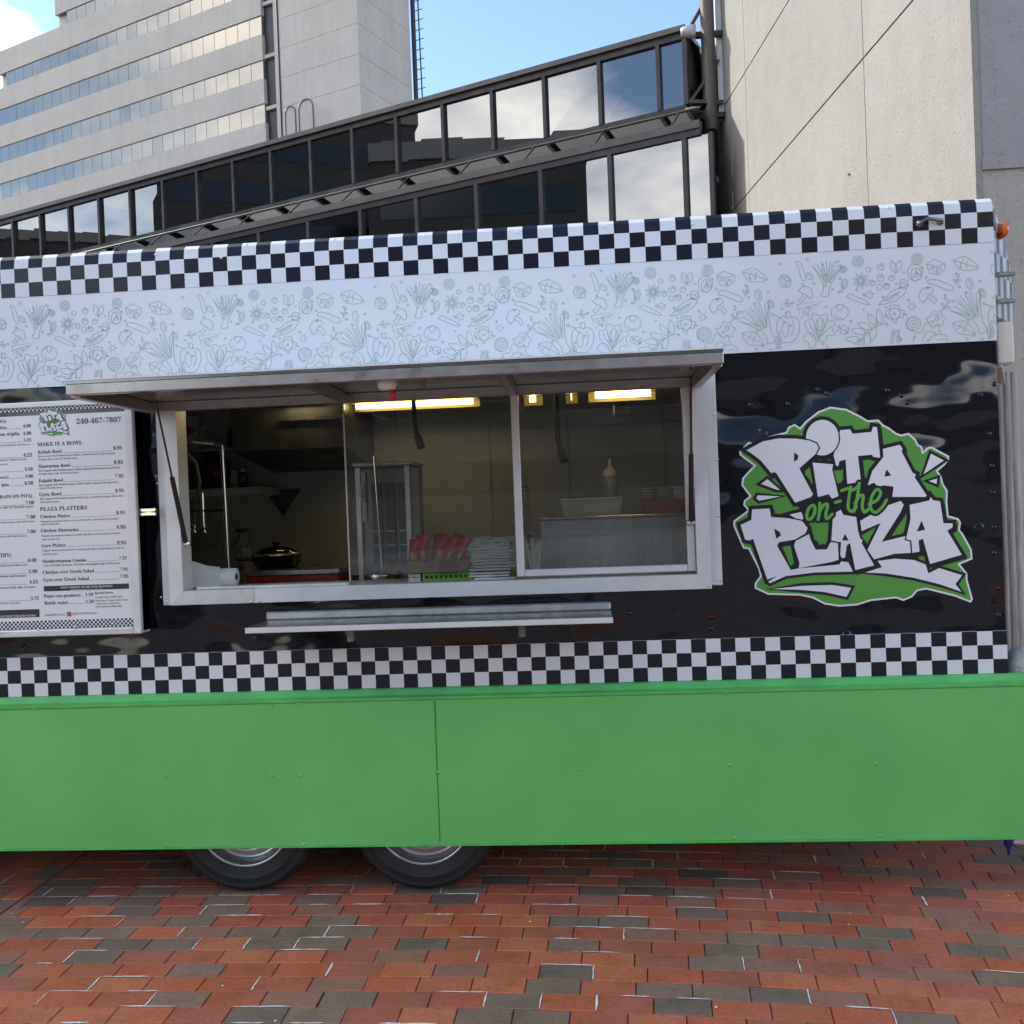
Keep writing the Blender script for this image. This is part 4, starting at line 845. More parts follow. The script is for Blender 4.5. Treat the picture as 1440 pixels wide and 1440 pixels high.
# sliding panes
MX = -.285
def sash(x0, x1, y, w, left=True):
    t = bpy.data.objects.new('sliding_sash', None); t.location = ((x0 + x1) / 2, y, JB); COL.objects.link(t); t.parent = tr; t.matrix_parent_inverse = Matrix.Translation(LOC[tr.name]).inverted(); LOC[t.name] = Vector(t.location)
    if left: MB().box(x0, x0 + w, y - .015, y + .015, JB + .012, JT_ - .002, .003).build('sash_stile', 'alu_white', t)
    m = MB(); m.box(x1 - w, x1, y - .015, y + .015, JB + .012, JT_ - .002, .003); m.build('sash_stile', 'alu_white', t)
    if left: m = MB(); m.box(x0 + (w if left else 0) + .001, x1 - w - .001, y - .014, y + .014, JB + .012, JB + .042, .003); m.build('sash_rail', 'alu_white', t)
    m = MB(); m.box(x0 + .004, x1 - w, y - .003, y + .003, JB + .04, JT_ - .004); m.build('sash_glass', 'cab_glass', t)
sash(MX - .002, J1 - .002, .0, .034)
sash(-1.035, MX + .03, .04, .012, False)
m = MB(); m.box(-1.038, -1.0315, .036, .044, JB + .012, JT_ - .002); m.build('sash_edge', 'steel_dull', tr)
# raised hatch over the window
HX0, HX1, HY, HZ = -1.885, .520, -.72, 2.182
hat = bpy.data.objects.new('serving_hatch', None); hat.location = ((HX0 + HX1) / 2, -.3, HZ); COL.objects.link(hat); hat.parent = tr; hat.matrix_parent_inverse = Matrix.Translation(LOC[tr.name]).inverted(); LOC[hat.name] = Vector(hat.location)
MB().box(HX0, HX1, HY, -.02, HZ + .045, HZ + .055).build('hatch_sheet', 'hatch_sheet', hat)
MB().box(HX0 - .004, HX1 + .004, HY - .004, -.02, HZ + .0555, HZ + .062).build('hatch_skin', 'white_vinyl', hat)
m = MB(); m.box(HX0, HX1, HY, HY + .035, HZ + .004, HZ + .045, .003); m.build('hatch_front_bar', 'alu_warm', hat)
m = MB(); m.box(HX0, HX1, -.07, -.022, HZ + .005, HZ + .045, .003); m.build('hatch_rear_bar', 'alu_warm', hat)
for x in (HX0, HX1 - .035):
    m = MB(); m.box(x, x + .035, HY + .036, -.071, HZ - .004, HZ + .045, .003); m.build('hatch_side_bar', 'alu_warm', hat)
for x in (-1.02, -.29):
    m = MB(); m.box(x, x + .035, HY + .036, -.071, HZ + .004, HZ + .044, .003); m.build('hatch_rib', 'alu_warm', hat)
p = at(544, 530, HY + .10); m = MB(); m.lathe([(0, -.02), (.03, -.02), (.038, 0), (.035, .03), (0, .032)], (p.x, HY + .10, HZ + .0), 'z', 14); m.build('hatch_lamp', 'plast', hat)
m = MB(); m.lathe([(0, -.06), (.012, -.058), (.013, -.02), (0, -.018)], (p.x + .02, HY + .10, HZ - .002), 'z', 10); m.build('hatch_lamp_lens', 'red', hat)
m = MB(); m.box(p.x + .09, p.x + .17, HY + .1, HY + .13, HZ + .01, HZ + .044, .004); m.tube([(p.x + .13, HY + .115, HZ + .012), (p.x + .13, HY + .115, HZ - .02)], .01, 8); m.build('hatch_latch', 'galv', hat)
# gas struts
for (ax, ay, ad), (bx, by, bd) in (((219, 566, -.25), (262, 765, -.02)), ((970, 545, -.22), (972, 735, -.02))):
    a, b = at(ax, ay, ad), at(bx, by, bd)
    if ax > 600: b.x = min(b.x, J1 - .012); a.x = b.x - .002
    else: b.x = J0 + .012
    a.z = HZ + .03
    s = bpy.data.objects.new('gas_strut', None); s.location = b; COL.objects.link(s); s.parent = tr; s.matrix_parent_inverse = Matrix.Translation(LOC[tr.name]).inverted(); LOC[s.name] = Vector(b)
    k = a + (b - a) * .52
    MB().tube([a, k], .0045, 8).build('strut_rod', 'black', s); MB().tube([k, b], .0105, 10).build('strut_cylinder', 'black', s)
    m = MB(); m.tube([b + Vector((-.02, 0, 0)), b + Vector((.02, 0, 0))], .012, 8); m.build('strut_pivot', 'chrome', s)
# fold-out shelf
SX0, SX1 = -1.40, .112
sh = bpy.data.objects.new('serving_shelf', None); sh.location = (-.65, 0, 1.25); COL.objects.link(sh); sh.parent = tr; sh.matrix_parent_inverse = Matrix.Translation(LOC[tr.name]).inverted(); LOC[sh.name] = Vector(sh.location)
MB().box(SX0, SX1, -.285, -.035, 1.243, 1.250).build('shelf_top', 'steel', sh)
m = MB(); m.box(SX0, SX1, -.295, -.2855, 1.228, 1.251, .002); m.build('shelf_lip', 'alu_white', sh)
m = MB(); m.box(SX0, SX1, -.034, -.002, 1.25, 1.286, .006); m.build('shelf_rail', 'alu', sh)
for px, py in ((497, 893), (735, 885)):
    p = at(px, py, -.12); m = MB(); m.box(p.x - .012, p.x + .012, -.16, -.004, 1.205, 1.242, .003); m.box(p.x - .014, p.x + .014, -.18, -.15, 1.165, 1.215, .004); m.build('shelf_bracket', 'galv', sh)

# ------------------------------------------------------------------ interior of the trailer
YB = 2.0
MB().box(XL + .1, XR - .1, YB, YB + .03, .58, 2.62).build('interior_back_wall', 'interior', tr)
MB().box(XL + .1, XR - .1, .045, YB, 2.62, 2.65).build('interior_ceiling', 'ceiling_in', tr)
m = MB(); m.box(.98, 1.0, .3, YB, .58, 2.62); m.build('interior_partition', 'steel_dark', tr)
m = MB(); m.box(-2.62, -2.6, .045, YB, .58, 2.62); m.build('interior_partition', 'interior', tr)
for px in (560, 690, 800, 935):
    x = at(px, 680, YB).x; m = MB(); m.box(x - .006, x + .006, YB - .008, YB - .001, 1.0, 2.6); m.build('wall_seam', 'steel_dull', tr)
m = MB(); m.box(-2.55, .95, .31, .98, 1.30, 1.345); m.build('front_counter', 'steel', tr)
m = MB(); m.box(-2.55, .95, .33, .95, .58, 1.29); m.build('front_cabinet', 'steel_dull', tr)
m = MB(); m.box(-2.4, .95, 1.45, YB - .01, .58, 1.20); m.build('rear_counter', 'steel_dull', tr)
# extractor hood over the range
hx0, hx1 = at(330, 600, 1.3).x, at(489, 600, 1.3).x
m = MB(); zt = at(400, 560, 1.25).z; zl = at(400, 632, 1.25).z
m.add([(hx0, 1.25, zl), (hx1, 1.25, zl), (hx1, 1.25, zt), (hx0, 1.25, zt), (hx0, YB - .01, zl - .1), (hx1, YB - .01, zl - .1), (hx1, YB - .01, zt), (hx0, YB - .01, zt)], [(0, 1, 2, 3), (0, 4, 5, 1), (1, 5, 6, 2), (3, 2, 6, 7), (0, 3, 7, 4), (4, 7, 6, 5)]); m.build('extractor_hood', 'steel_dark', tr)
m = MB(); x0, x1, z0, z1 = rect(388, 562, 490, 590, 1.2); m.box(x0, x1, 1.2, 1.245, z0, z0 + .02); m.build('hood_rail', 'steel', tr)
m = MB(); x0 = at(392, 700, 1.9).x; z0 = at(392, 688, 1.9).z; m.add([(x0 - .12, YB - .004, z0), (x0 + .12, YB - .004, z0), (x0, YB - .004, z0 - .17), (x0 - .12, YB - .03, z0), (x0 + .12, YB - .03, z0), (x0, YB - .03, z0 - .17)], [(0, 2, 1), (3, 4, 5), (0, 1, 4, 3), (1, 2, 5, 4), (2, 0, 3, 5)]); m.build('wall_gusset', 'steel_dark', tr)
# fluorescent lights (lit)
def fluor(px0, px1, py, y):
    a, b = at(px0, py, y), at(px1, py, y); z = a.z
    m = MB(); m.box(a.x, b.x, y - .02, y + .12, z + .02, z + .07); f = m.build('light_fixture', 'fixture', tr)
    m = MB(); m.tube([(a.x + .03, y + .03, z + .002), (b.x - .03, y + .03, z + .002)], .016, 10); m.build('light_tube', 'tube', f)
    m = MB(); m.box(a.x, b.x, y + .12, y + .13, z - .02, z + .07); m.build('light_reflector', 'fixture', f)
    m = MB(); m.box(a.x + .1, a.x + .14, y + .03, y + .06, z + .071, 2.62); m.box(b.x - .14, b.x - .1, y + .03, y + .06, z + .071, 2.62); m.build('light_hanger', 'steel_dark', f)
fluor(492, 672, 572, 1.35); fluor(735, 762, 561, .30); fluor(795, 812, 558, .30); fluor(828, 925, 556, .30); fluor(372, 440, 562, 1.05)
for px, py0, py1 in ((581, 548, 612), (782, 555, 632)):
    a, b = at(px, py0, .7), at(px + 3, py1, .7); m = MB(); m.tube([(a.x, .7, 2.62), (a.x, .7, b.z + .06), (b.x + .01, .7, b.z)], .012, 8); m.tube([(b.x + .01, .7, b.z), (b.x + .03, .7, b.z - .07)], .02, 8); m.build('hanging_hose', 'black', tr)
m = MB(); x0, x1, z0, z1 = rect(862, 566, 890, 586, 1.5); m.box(x0, x1, 1.5, 1.62, z0, z1, .01); m.box(x0 + .02, x0 + .05, 1.52, 1.6, z1, 2.62); m.build('vent_box', 'steel', tr)
CT = 1.345; IS = JB - .004                     # front counter and inner sill heights
# wall shelf with supplies
x0, x1, z0, z1 = rect(268, 686, 368, 698, 1.62)
WS = z1
MB().box(x0 - .35, x1, 1.62, YB - .002, z0, z1, .004).build('wall_shelf', 'alu_white', tr)
x2, x3, z2, z3 = rect(275, 630, 345, 634, 1.75); MB().box(x2 - .4, x3, 1.75, YB - .002, z2, z3).build('wall_shelf', 'steel', tr); WS2 = z3
def jar(name, label, cat, px, y, z, r, h, mt, cap=None, capmt='black', group=None):
    c = at(px, 700, y); t = thing(name, label, cat, (c.x, y, z), group)
    MB().lathe([(0, 0), (r, 0), (r, h * .8), (r * .8, h * .9), (r * .55, h), (0, h)], (c.x, y, z), 'z', 14).build('body', mt, t)
    if cap: MB().lathe([(0, 0), (r * .6, 0), (r * .6, cap), (0, cap)], (c.x, y, z + h), 'z', 12).build('cap', capmt, t)
jar('spice_jar', 'clear spice shaker with white cap on the kitchen shelf', 'jar', 331, 1.75, WS, .032, .095, 'clear', .02, 'plast')
jar('sauce_bottle', 'dark sauce bottle beside the spice shaker on the shelf', 'bottle', 343, 1.75, WS, .03, .10, 'steel_dark', .02, 'plast')
jar('cooking_pot', 'dark red enamel pot on the kitchen shelf', 'pot', 304, 1.8, WS, .10, .20, 'pot', .02, 'black')
jar('storage_jar', 'black storage tin at the end of the kitchen shelf', 'jar', 280, 1.78, WS, .06, .15, 'steel_dark', .01, 'black')
jar('oil_bottle', 'tall black oil bottle on the upper kitchen shelf', 'bottle', 329, 1.85, WS2, .022, .10, 'black', .03, 'black')
c = at(271, 615, 1.85); t = thing('paper_carton', 'white carton with red print on the upper kitchen shelf', 'box', (c.x, 1.85, WS2)); m = MB(); m.box(c.x - .07, c.x + .05, 1.82, 1.9, WS2, WS2 + .22, .004); m.build('carton', 'box_white', t)
m = MB(); m.poly([(c.x - .05, WS2 + .07), (c.x + .03, WS2 + .12), (c.x - .05, WS2 + .18)], lambda a, b: (a, 1.8185, b)); m.build('carton_print', 'red', t)
jar('dish_bottle', 'pale green detergent bottle beside the white carton', 'bottle', 289, 1.85, WS2, .035, .12, pm('pale_green', (.45, .5, .4), .4), .03, 'plast')
# pre-rinse tap
c = at(315, 700, .52); fx = c.x; zt = at(313, 626, .52).z; zm = at(315, 717, .52).z
t = thing('kitchen_tap', 'tall chrome spring tap standing inside the serving window', 'tap', (fx, .52, CT))
m = MB(); m.tube([(fx + .01, .52, CT), (fx, .52, zt)], .0115, 10); m.lathe([(.02, 0), (.02, .03), (.012, .035)], (fx + .01, .52, CT), 'z', 12); m.build('riser', 'chrome', t)
m = MB(); pts = [(fx, .52, zt), (fx - .05, .54, zt + .012), (fx - .17, .58, zt + .03), (fx - .24, .6, zt + .0)]; m.tube(pts, .011, 8)
for k in range(16):
    q = Vector(pts[1]).lerp(Vector(pts[2]), k / 15); m.lathe([(.010, -.003), (.017, 0), (.010, .003)], q, 'x', 8)
m.build('spring_arm', 'chrome', t)
m = MB(); m.tube([(fx - .24, .6, zt), (fx - .17, .6, zt - .08), (fx - .145, .58, zt - .18), (fx - .17, .57, zt - .28), (fx - .175, .57, zt - .38)], .009, 8); m.build('hose', 'galv', t)
m = MB(); m.tube([(fx, .52, zm), (fx - .18, .55, zm)], .010, 8); m.tube([(fx - .12, .54, zm + .09), (fx - .12, .54, zm - .08)], .012, 8); m.build('wall_bracket', 'chrome', t)
for dx in (-.17, -.118):
    m = MB()
    for k in range(5): a = k * 2 * PI / 5; m.tube([(fx + dx, .54, zm - .09), (fx + dx + .022 * math.cos(a), .54, zm - .09 + .022 * math.sin(a))], .007, 6)
    m.build('tap_handle', 'chrome', t)
# steel container with greens
x0, x1, z0, z1 = rect(291, 772, 342, 802, .80); t = thing('steel_container', 'open steel food container with greens beside the tap', 'container', ((x0 + x1) / 2, .86, CT)); m = MB(); m.box(x0, x1, .80, .92, CT, z1, .005); m.build('container', 'steel_box', t)
m = MB()
for k in range(16): q = Vector((random.uniform(x0 + .06, x1 - .01), random.uniform(.81, .91), z1)); m.tube([q, q + Vector((random.uniform(-.02, .02), random.uniform(-.02, .02), random.uniform(.02, .05)))], .006, 5, r1=.003)
o = m.build('greens', 'kgreen', t); o['kind'] = 'stuff'
m = MB(); m.tube([(x0 + .11, .86, z1 - .01), (x0 + .18, .84, z1 + .09)], .005, 6); m.box(x0 + .15, x0 + .22, .835, .845, z1 + .085, z1 + .105); m.build('spatula', 'steel_dark', t)
# griddle, pan with lid
x0, x1, z0, z1 = rect(345, 802, 476, 809, .52); t = thing('griddle', 'steel topped griddle with dark red front below the frying pan', 'griddle', ((x0 + x1) / 2, .7, CT))
MB().box(x0, x1, .52, .95, CT + .001, z0 + .0, .003).build('griddle_body', 'griddle_red', t); MB().box(x0 - .01, x1 + .01, .51, .96, z0 + .001, z1 + .004, .004).build('griddle_top', 'steel', t); GZ = z1 + .004
c = at(390, 790, .74); pr_ = .125; t = thing('frying_pan', 'black frying pan with glass lid on the griddle', 'pan', (c.x, .74, GZ))
MB().lathe([(0, .001), (pr_ * .8, .001), (pr_ * .95, .02), (pr_, .062), (pr_ * 1.03, .066), (pr_ * .97, .064), (pr_ * .9, .02), (0, .012)], (c.x, .74, GZ), 'z', 32).build('pan_body', 'pan', t)
MB().lathe([(pr_, .066), (pr_ * .98, .074), (pr_ * .6, .10), (.02, .112), (0, .112)], (c.x, .74, GZ), 'z', 32).build('pan_lid', 'lid', t)
MB().lathe([(pr_ * 1.01, .066), (pr_ * 1.01, .074), (pr_ * .96, .078)], (c.x, .74, GZ), 'z', 32).build('lid_ring', 'steel', t)
MB().lathe([(.012, .112), (.022, .125), (.022, .135), (0, .138)], (c.x, .74, GZ), 'z', 14).build('lid_knob', 'black', t)
m = MB(); m.tube([(c.x - pr_ * .9, .70, GZ + .05), (c.x - pr_ - .06, .64, GZ + .06)], .013, 8); m.build('pan_handle', 'black', t)
# paper towel roll
c = at(318, 815, .20); t = thing('paper_towel_roll', 'white paper towel roll with a loose sheet on the window sill', 'paper roll', (c.x, .18, IS)); rr = .042
x0 = at(266, 800, .18).x; x1 = at(330, 800, .18).x
m = MB(); m.lathe([(.016, 0), (rr, 0), (rr, x1 - x0 - .02), (.016, x1 - x0 - .02)], (x0 + .02, .20, IS + rr), 'x', 24); m.build('roll', 'paper', t)
zt = at(268, 788, .15).z
m = MB(); pts = [(x0, zt + .0), (x0 + .03, zt - .006), (x0 + .10, zt - .03), (x0 + .155, zt - .036)]
for k, (x, z) in enumerate(pts): m.v += [(x, .140 + .004 * k, IS + .002), (x, .152 + .002 * k, (IS + z) / 2), (x, .160, z), (x, .165, z), (x, .16, IS + .002)]
for k in range(3):
    for j in range(4): m.f.append((k * 5 + j, k * 5 + j + 1, (k + 1) * 5 + j + 1, (k + 1) * 5 + j)); m.sm.append(True)
m.build('loose_sheet', 'paper', t)
# vertical broiler
bx0, bx1, bz0, bz1 = rect(496, 655, 580, 775, .62); t = thing('vertical_broiler', 'stainless vertical gyro broiler with spit behind the sliding pane', 'broiler', ((bx0 + bx1) / 2, .75, CT))
m = MB(); m.box(bx0, bx1, .86, .95, CT + .012, bz1 - .001, .004); m.build('back_housing', 'steel_dull', t)
for x in (bx0 + .02, bx1 - .03): MB().box(x - .014, x + .016, .66, .69, CT + .012, bz1 - .001, .003).build('upright', 'alu', t)
MB().box(bx0 + .0, bx1 + .01, .64, .955, bz1, bz1 + .02, .003).build('top_plate', 'steel', t)
MB().box(bx0 - .01, bx1 + .01, .55, .96, CT + .001, CT + .011).build('base_plate', 'steel', t)
for k in range(3):
    x = bx0 + .05 + k * .07; MB().box(x, x + .05, .845, .859, CT + .09, bz1 - .08).build('burner', 'steel_dark', t)
    for z in (.3, .55): MB().box(x, x + .05, .838, .8445, CT + .09 + z * .3, CT + .096 + z * .3).build('burner_bar', 'alu', t)
sx = at(535, 730, .60).x
MB().tube([(sx, .60, CT + .03), (sx - .02, .60, bz1 + .05)], .007, 8).build('spit', 'chrome', t); MB().lathe([(0, 0), (.09, 0), (.105, .04), (.1, .042), (.085, .008), (0, .006)], (sx, .62, CT + .0115), 'z', 28).build('drip_pan', 'steel', t)
p = at(510, 680, .6); q = at(511, 705, .6); m = MB(); m.tube([p, p + Vector((-.008, -.02, -.03)), q + Vector((-.008, -.02, .03)), q], .007, 8); m.build('door_handle', 'plast', t)
MB().box(p.x - .012, p.x + .012, .612, .655, q.z - .10, p.z + .06).build('door_stile', 'steel_dull', t)
# snack basket with bags, tray, napkins (on the inner sill)
x0, x1, z0, z1 = rect(570, 786, 662, 812, .12)
gy0, gy1, gy2, gz1 = None, None, None, None
tz = IS + .038
tx0, tx1, _, _ = rect(573, 800, 666, 812, .12)
t = thing('snack_tray', 'green patterned plastic tray under the snack basket', 'tray', ((tx0 + tx1) / 2, .17, IS)); MB().box(tx0 + .07, tx1, .10, .27, IS + .001, tz, .003).build('tray_body', 'green_tray', t)
for k in range(9):
    MB().box(tx0 + .085 + k * .022, tx0 + .096 + k * .022, .0985, .101, IS + .012, IS + .026).build('tray_slot', 'black', t)
m = MB()
for k in range(4): m.box(tx0 + .008 + (k % 2) * .028, tx0 + .034 + (k % 2) * .028, .10, .16, IS + .001 + (k // 2) * .018, IS + .017 + (k // 2) * .018)
m.build('checkered_wrapper', 'box_white', t)
t = thing('snack_basket', 'wicker basket of red snack bags on the window sill', 'basket', ((x0 + x1) / 2, .17, tz))
bz = z1 - .005; cxm = (x0 + x1) / 2
m = MB()
for k in range(7):
    f0 = k / 6; hw = (x1 - x0) / 2 * (.86 + .14 * f0); dy = .07 + .015 * f0; z = tz + .006 + (bz - tz - .008) * f0
    m.tube([(cxm - hw, .17 - dy, z), (cxm + hw, .17 - dy, z), (cxm + hw, .17 + dy, z), (cxm - hw, .17 + dy, z), (cxm - hw, .17 - dy, z)], .0062, 6)
for k in range(14):
    f0 = k / 13 * 2 - 1; m.tube([(cxm + f0 * (x1 - x0) / 2 * .86, .098, tz + .002), (cxm + f0 * (x1 - x0) / 2, .083, bz)], .004, 5)
m.box(cxm - .11, cxm + .11, .10, .24, tz + .001, tz + .006); m.build('weave', 'wicker', t)
MB().box(cxm + .015, cxm + .095, .0745, .077, tz - .002, bz - .005).build('basket_tag', 'wicker_tag', t)
for k, (dx, tl) in enumerate(((-.115, .1), (-.06, -.05), (-.01, .25), (.035, .3), (.08, .35), (-.085, .0), (-.03, .2), (.02, .45))):
    back = k > 4; yb = .21 if back else .135; zz = tz + .012; w, h, d = .052, .135 + .02 * random.random() + (.02 if back else 0), .022
    bag = thing('snack_bag', ['red snack bag at the tap end of the wicker basket', 'upright red and foil snack bag in the wicker basket', 'tilted red snack bag with gold print in the basket', 'red snack bag leaning next to the gold printed one', 'red snack bag leaning towards the napkin stack', 'red snack bag behind at the tap end of basket', 'red snack bag standing behind the upright foil one', 'strongly tilted red snack bag behind the leaning ones'][k], 'snack bag', (cxm + dx, yb, zz), 'red snack bags in the basket')
    def bagm(sx, z0_, z1_, y_, inset=0.0):
        mb = MB(); nz_, nx_ = 6, 4
        for i in range(nz_ + 1):
            v_ = i / nz_
            for j in range(nx_ + 1):
                u_ = j / nx_ * 2 - 1
                X = u_ * w / 2 * sx; Z = (z0_ + (z1_ - z0_) * v_) * h; bulge = d * (1 - u_ * u_) * math.sin(PI * (z0_ + (z1_ - z0_) * v_) * .98) + .001
                c_, s_ = math.cos(-tl), math.sin(-tl); mb.v.append((cxm + dx + X * c_ - Z * s_, yb - bulge - y_ + random.gauss(0, .0012), zz + X * s_ * .5 + Z * c_))
        n0 = len(mb.v); mb.v += [(a_, 2 * yb - b_, c2) for a_, b_, c2 in mb.v[:n0]] if not inset else []
        for i in range(nz_):
            for j in range(nx_):
                a_ = i * (nx_ + 1) + j; mb.f.append((a_, a_ + 1, a_ + nx_ + 2, a_ + nx_ + 1)); mb.sm.append(True)
                if not inset: mb.f.append((n0 + a_, n0 + a_ + nx_ + 1, n0 + a_ + nx_ + 2, n0 + a_ + 1)); mb.sm.append(True)
        return mb
    bagm(1, 0, 1, 0).build('bag_body', 'bag_red', bag); bagm(.75, .3, .55, .004, 1).build('bag_print', 'bag_gold' if k in (2, 0) else 'bag_foil', bag)
x0, x1, z0, z1 = rect(664, 752, 721, 812, .10)
t = thing('paper_bag_stack', 'stack of crumpled white paper sheets and bags beside snack basket', 'paper stack', ((x0 + x1) / 2, .16, IS)); n = 13; zz = IS + .001; dz = (z1 - IS) / n * .93
for k in range(n):
    mb = MB(); gx, gy = 7, 4; ex = random.uniform(-.022, .012); amp = .004 + .022 * (k / n) ** 3; dz = (z1 - IS) / n * random.uniform(.7, 1.15)
    for i in range(gy + 1):
        for j in range(gx + 1): mb.v.append((x0 + ex + (x1 - x0) * j / gx + random.gauss(0, .002), .09 + random.uniform(-.004, .004) + .16 * i / gy, zz + random.uniform(0, amp) + dz * .5))
    for i in range(gy):
        for j in range(gx): a_ = i * (gx + 1) + j; mb.f.append((a_, a_ + 1, a_ + gx + 2, a_ + gx + 1)); mb.sm.append(False)
    n0 = len(mb.v); mb.v += [(a_, b_, zz) for a_, b_, c_ in mb.v]
    ring = list(range(gx + 1)) + [(i + 1) * (gx + 1) - 1 for i in range(1, gy + 1)] + [gy * (gx + 1) + j for j in range(gx - 1, -1, -1)] + [i * (gx + 1) for i in range(gy - 1, 0, -1)]
    for a_, b_ in zip(ring, ring[1:] + ring[:1]): mb.f.append((a_, b_, n0 + b_, n0 + a_)); mb.sm.append(False)
    mb.build('paper_sheet', 'paper', t); zz += dz
# plastic cutlery bundle and cup tower
x0, x1, z0, z1 = rect(731, 758, 757, 808, .26); t = thing('cutlery_bundle', 'bundle of wrapped white plastic cutlery beside the prep cabinet', 'cutlery', ((x0 + x1) / 2, .24, IS)); m = MB()
for k in range(22): xx = random.uniform(x0, x1); m.bar((xx, random.uniform(.2, .27), IS + .002), (xx + random.uniform(-.02, .03), random.uniform(.2, .27), z1 + random.uniform(-.05, .02)), .016, .003, (0, 1, .1))
m.build('wrapped_forks', 'paper', t)
c = at(737, 720, .62); t = thing('cup_tower', 'tall nested tower of pale paper cups behind the cutlery', 'cups', (c.x, .62, CT)); m = MB(); zt = at(737, 682, .62).z; k = 0; z = CT
while z < zt - .02: m.lathe([(.026, 0.001), (.031, .03), (.033, .03), (.033, .026)], (c.x, .62, z), 'z', 16); z += .022
m.build('nested_cups', 'clear', t)
# prep cabinet on the right
x0, x1, z0, z1 = rect(760, 728, 969, 808, .40); t = thing('prep_cabinet', 'grey blue stainless prep cabinet behind the right sliding pane', 'cabinet', ((x0 + x1) / 2, .6, CT)); MB().box(x0, x1 + .15, .40, .9, CT + .001, z1, .006).build('cabinet_body', 'steel_blue', t); MB().box(x0 - .004, x1 + .155, .396, .904, z1 + .0005, z1 + .012, .003).build('cabinet_lid', 'steel', t); PZ = z1 + .012
x0, x1, z0, z1 = rect(788, 702, 876, 728, .5); t = thing('plastic_basket', 'white perforated plastic basket on the prep cabinet', 'basket', ((x0 + x1) / 2, .56, PZ)); h = z1 - PZ; nx_, nz_ = 24, 6
m = MB(); cx = (x0 + x1) / 2
def bpt(u, v): 
    hw = (x1 - x0) / 2 * (.88 + .12 * v); return (cx + u * hw, .5 - .012 * v, PZ + .001 + v * h)
us = [-1 + 2 * k / nx_ for k in range(nx_ + 1)]
for i in range(nx_):
    for j in range(nz_):
        u_0, u_1 = us[i], us[i + 1]; v_0, v_1 = j / nz_, (j + 1) / nz_; q = (u_1 - u_0) * .24; r_ = (v_1 - v_0) * .24
        if 1 <= i < nx_ - 1 and 0 < j < nz_ - 1:
            O_ = [bpt(u_0, v_0), bpt(u_1, v_0), bpt(u_1, v_1), bpt(u_0, v_1)]; I_ = [bpt(u_0 + q, v_0 + r_), bpt(u_1 - q, v_0 + r_), bpt(u_1 - q, v_1 - r_), bpt(u_0 + q, v_1 - r_)]
            m.add(O_ + I_, [(0, 1, 5, 4), (1, 2, 6, 5), (2, 3, 7, 6), (3, 0, 4, 7)])
        else: m.quad(bpt(u_0, v_0), bpt(u_1, v_0), bpt(u_1, v_1), bpt(u_0, v_1))
m.build('front_mesh', 'plast', t)
m = MB(); a, b, c, d = bpt(-1, 0), bpt(1, 0), bpt(1, 1), bpt(-1, 1); bk = [(p[0], p[1] + .14, p[2]) for p in (a, b, c, d)]
m.quad(a, d, bk[3], bk[0]); m.quad(b, c, bk[2], bk[1]); m.quad(*bk); m.quad(a, b, bk[1], bk[0]); m.build('basket_shell', 'plast', t)
m = MB(); m.tube([d, c, bk[2], bk[3], d], .006, 6); m.build('basket_rim', 'plast', t)
c = at(859, 700, .78); z1 = at(859, 645, .78).z; h = z1 - PZ; t = thing('squeeze_bottle', 'squeeze bottle with white nozzle cap behind the perforated basket', 'bottle', (c.x, .78, PZ)); MB().lathe([(0, .001), (.036, .001), (.037, h * .62), (.033, h * .68), (0, h * .68)], (c.x, .78, PZ), 'z', 18).build('bottle_body', 'clear', t); MB().lathe([(.038, h * .681), (.038, h * .76), (.02, h * .83), (.009, h * .86), (.006, h), (0, h)], (c.x, .78, PZ), 'z', 18).build('nozzle_cap', 'plast', t)
x0, x1, z0, z1 = rect(903, 702, 968, 728, .52); t = thing('orange_tub', 'orange plastic tub of white cups on the prep cabinet', 'tub', ((x0 + x1) / 2, .6, PZ)); h = z1 - PZ
m = MB()
for ln in ((.9, 0), (1, h)):
    hw = (x1 - x0 + .1) / 2 * ln[0]; cx = (x0 + x1 + .1) / 2; m.v += [(cx - hw, .52, PZ + .001 + ln[1]), (cx + hw, .52, PZ + .001 + ln[1]), (cx + hw, .68, PZ + .001 + ln[1]), (cx - hw, .68, PZ + .001 + ln[1])]
m.f += [(0, 1, 2, 3), (0, 1, 5, 4), (1, 2, 6, 5), (2, 3, 7, 6), (3, 0, 4, 7)]; m.sm += [False] * 5; m.build('tub_body', 'crate', t)
for k in range(3):
    xx = x0 + .045 + k * .075; t2 = thing('portion_cup_stack', ['milky portion cups in the orange tub, stack nearest the squeeze bottle', 'milky portion cups in the orange tub, middle stack', 'opaque white portion cups in the orange tub, end stack'][k], 'cups', (xx, .6, PZ + .003), 'portion cups in the orange tub'); m = MB()
    for j in range(7): m.lathe([(.024, 0), (.034, .035), (.035, .035), (.035, .031)], (xx, .6, PZ + .003 + j * .0145), 'z', 14)
    m.build('cups', 'clear' if k < 2 else 'plast', t2)

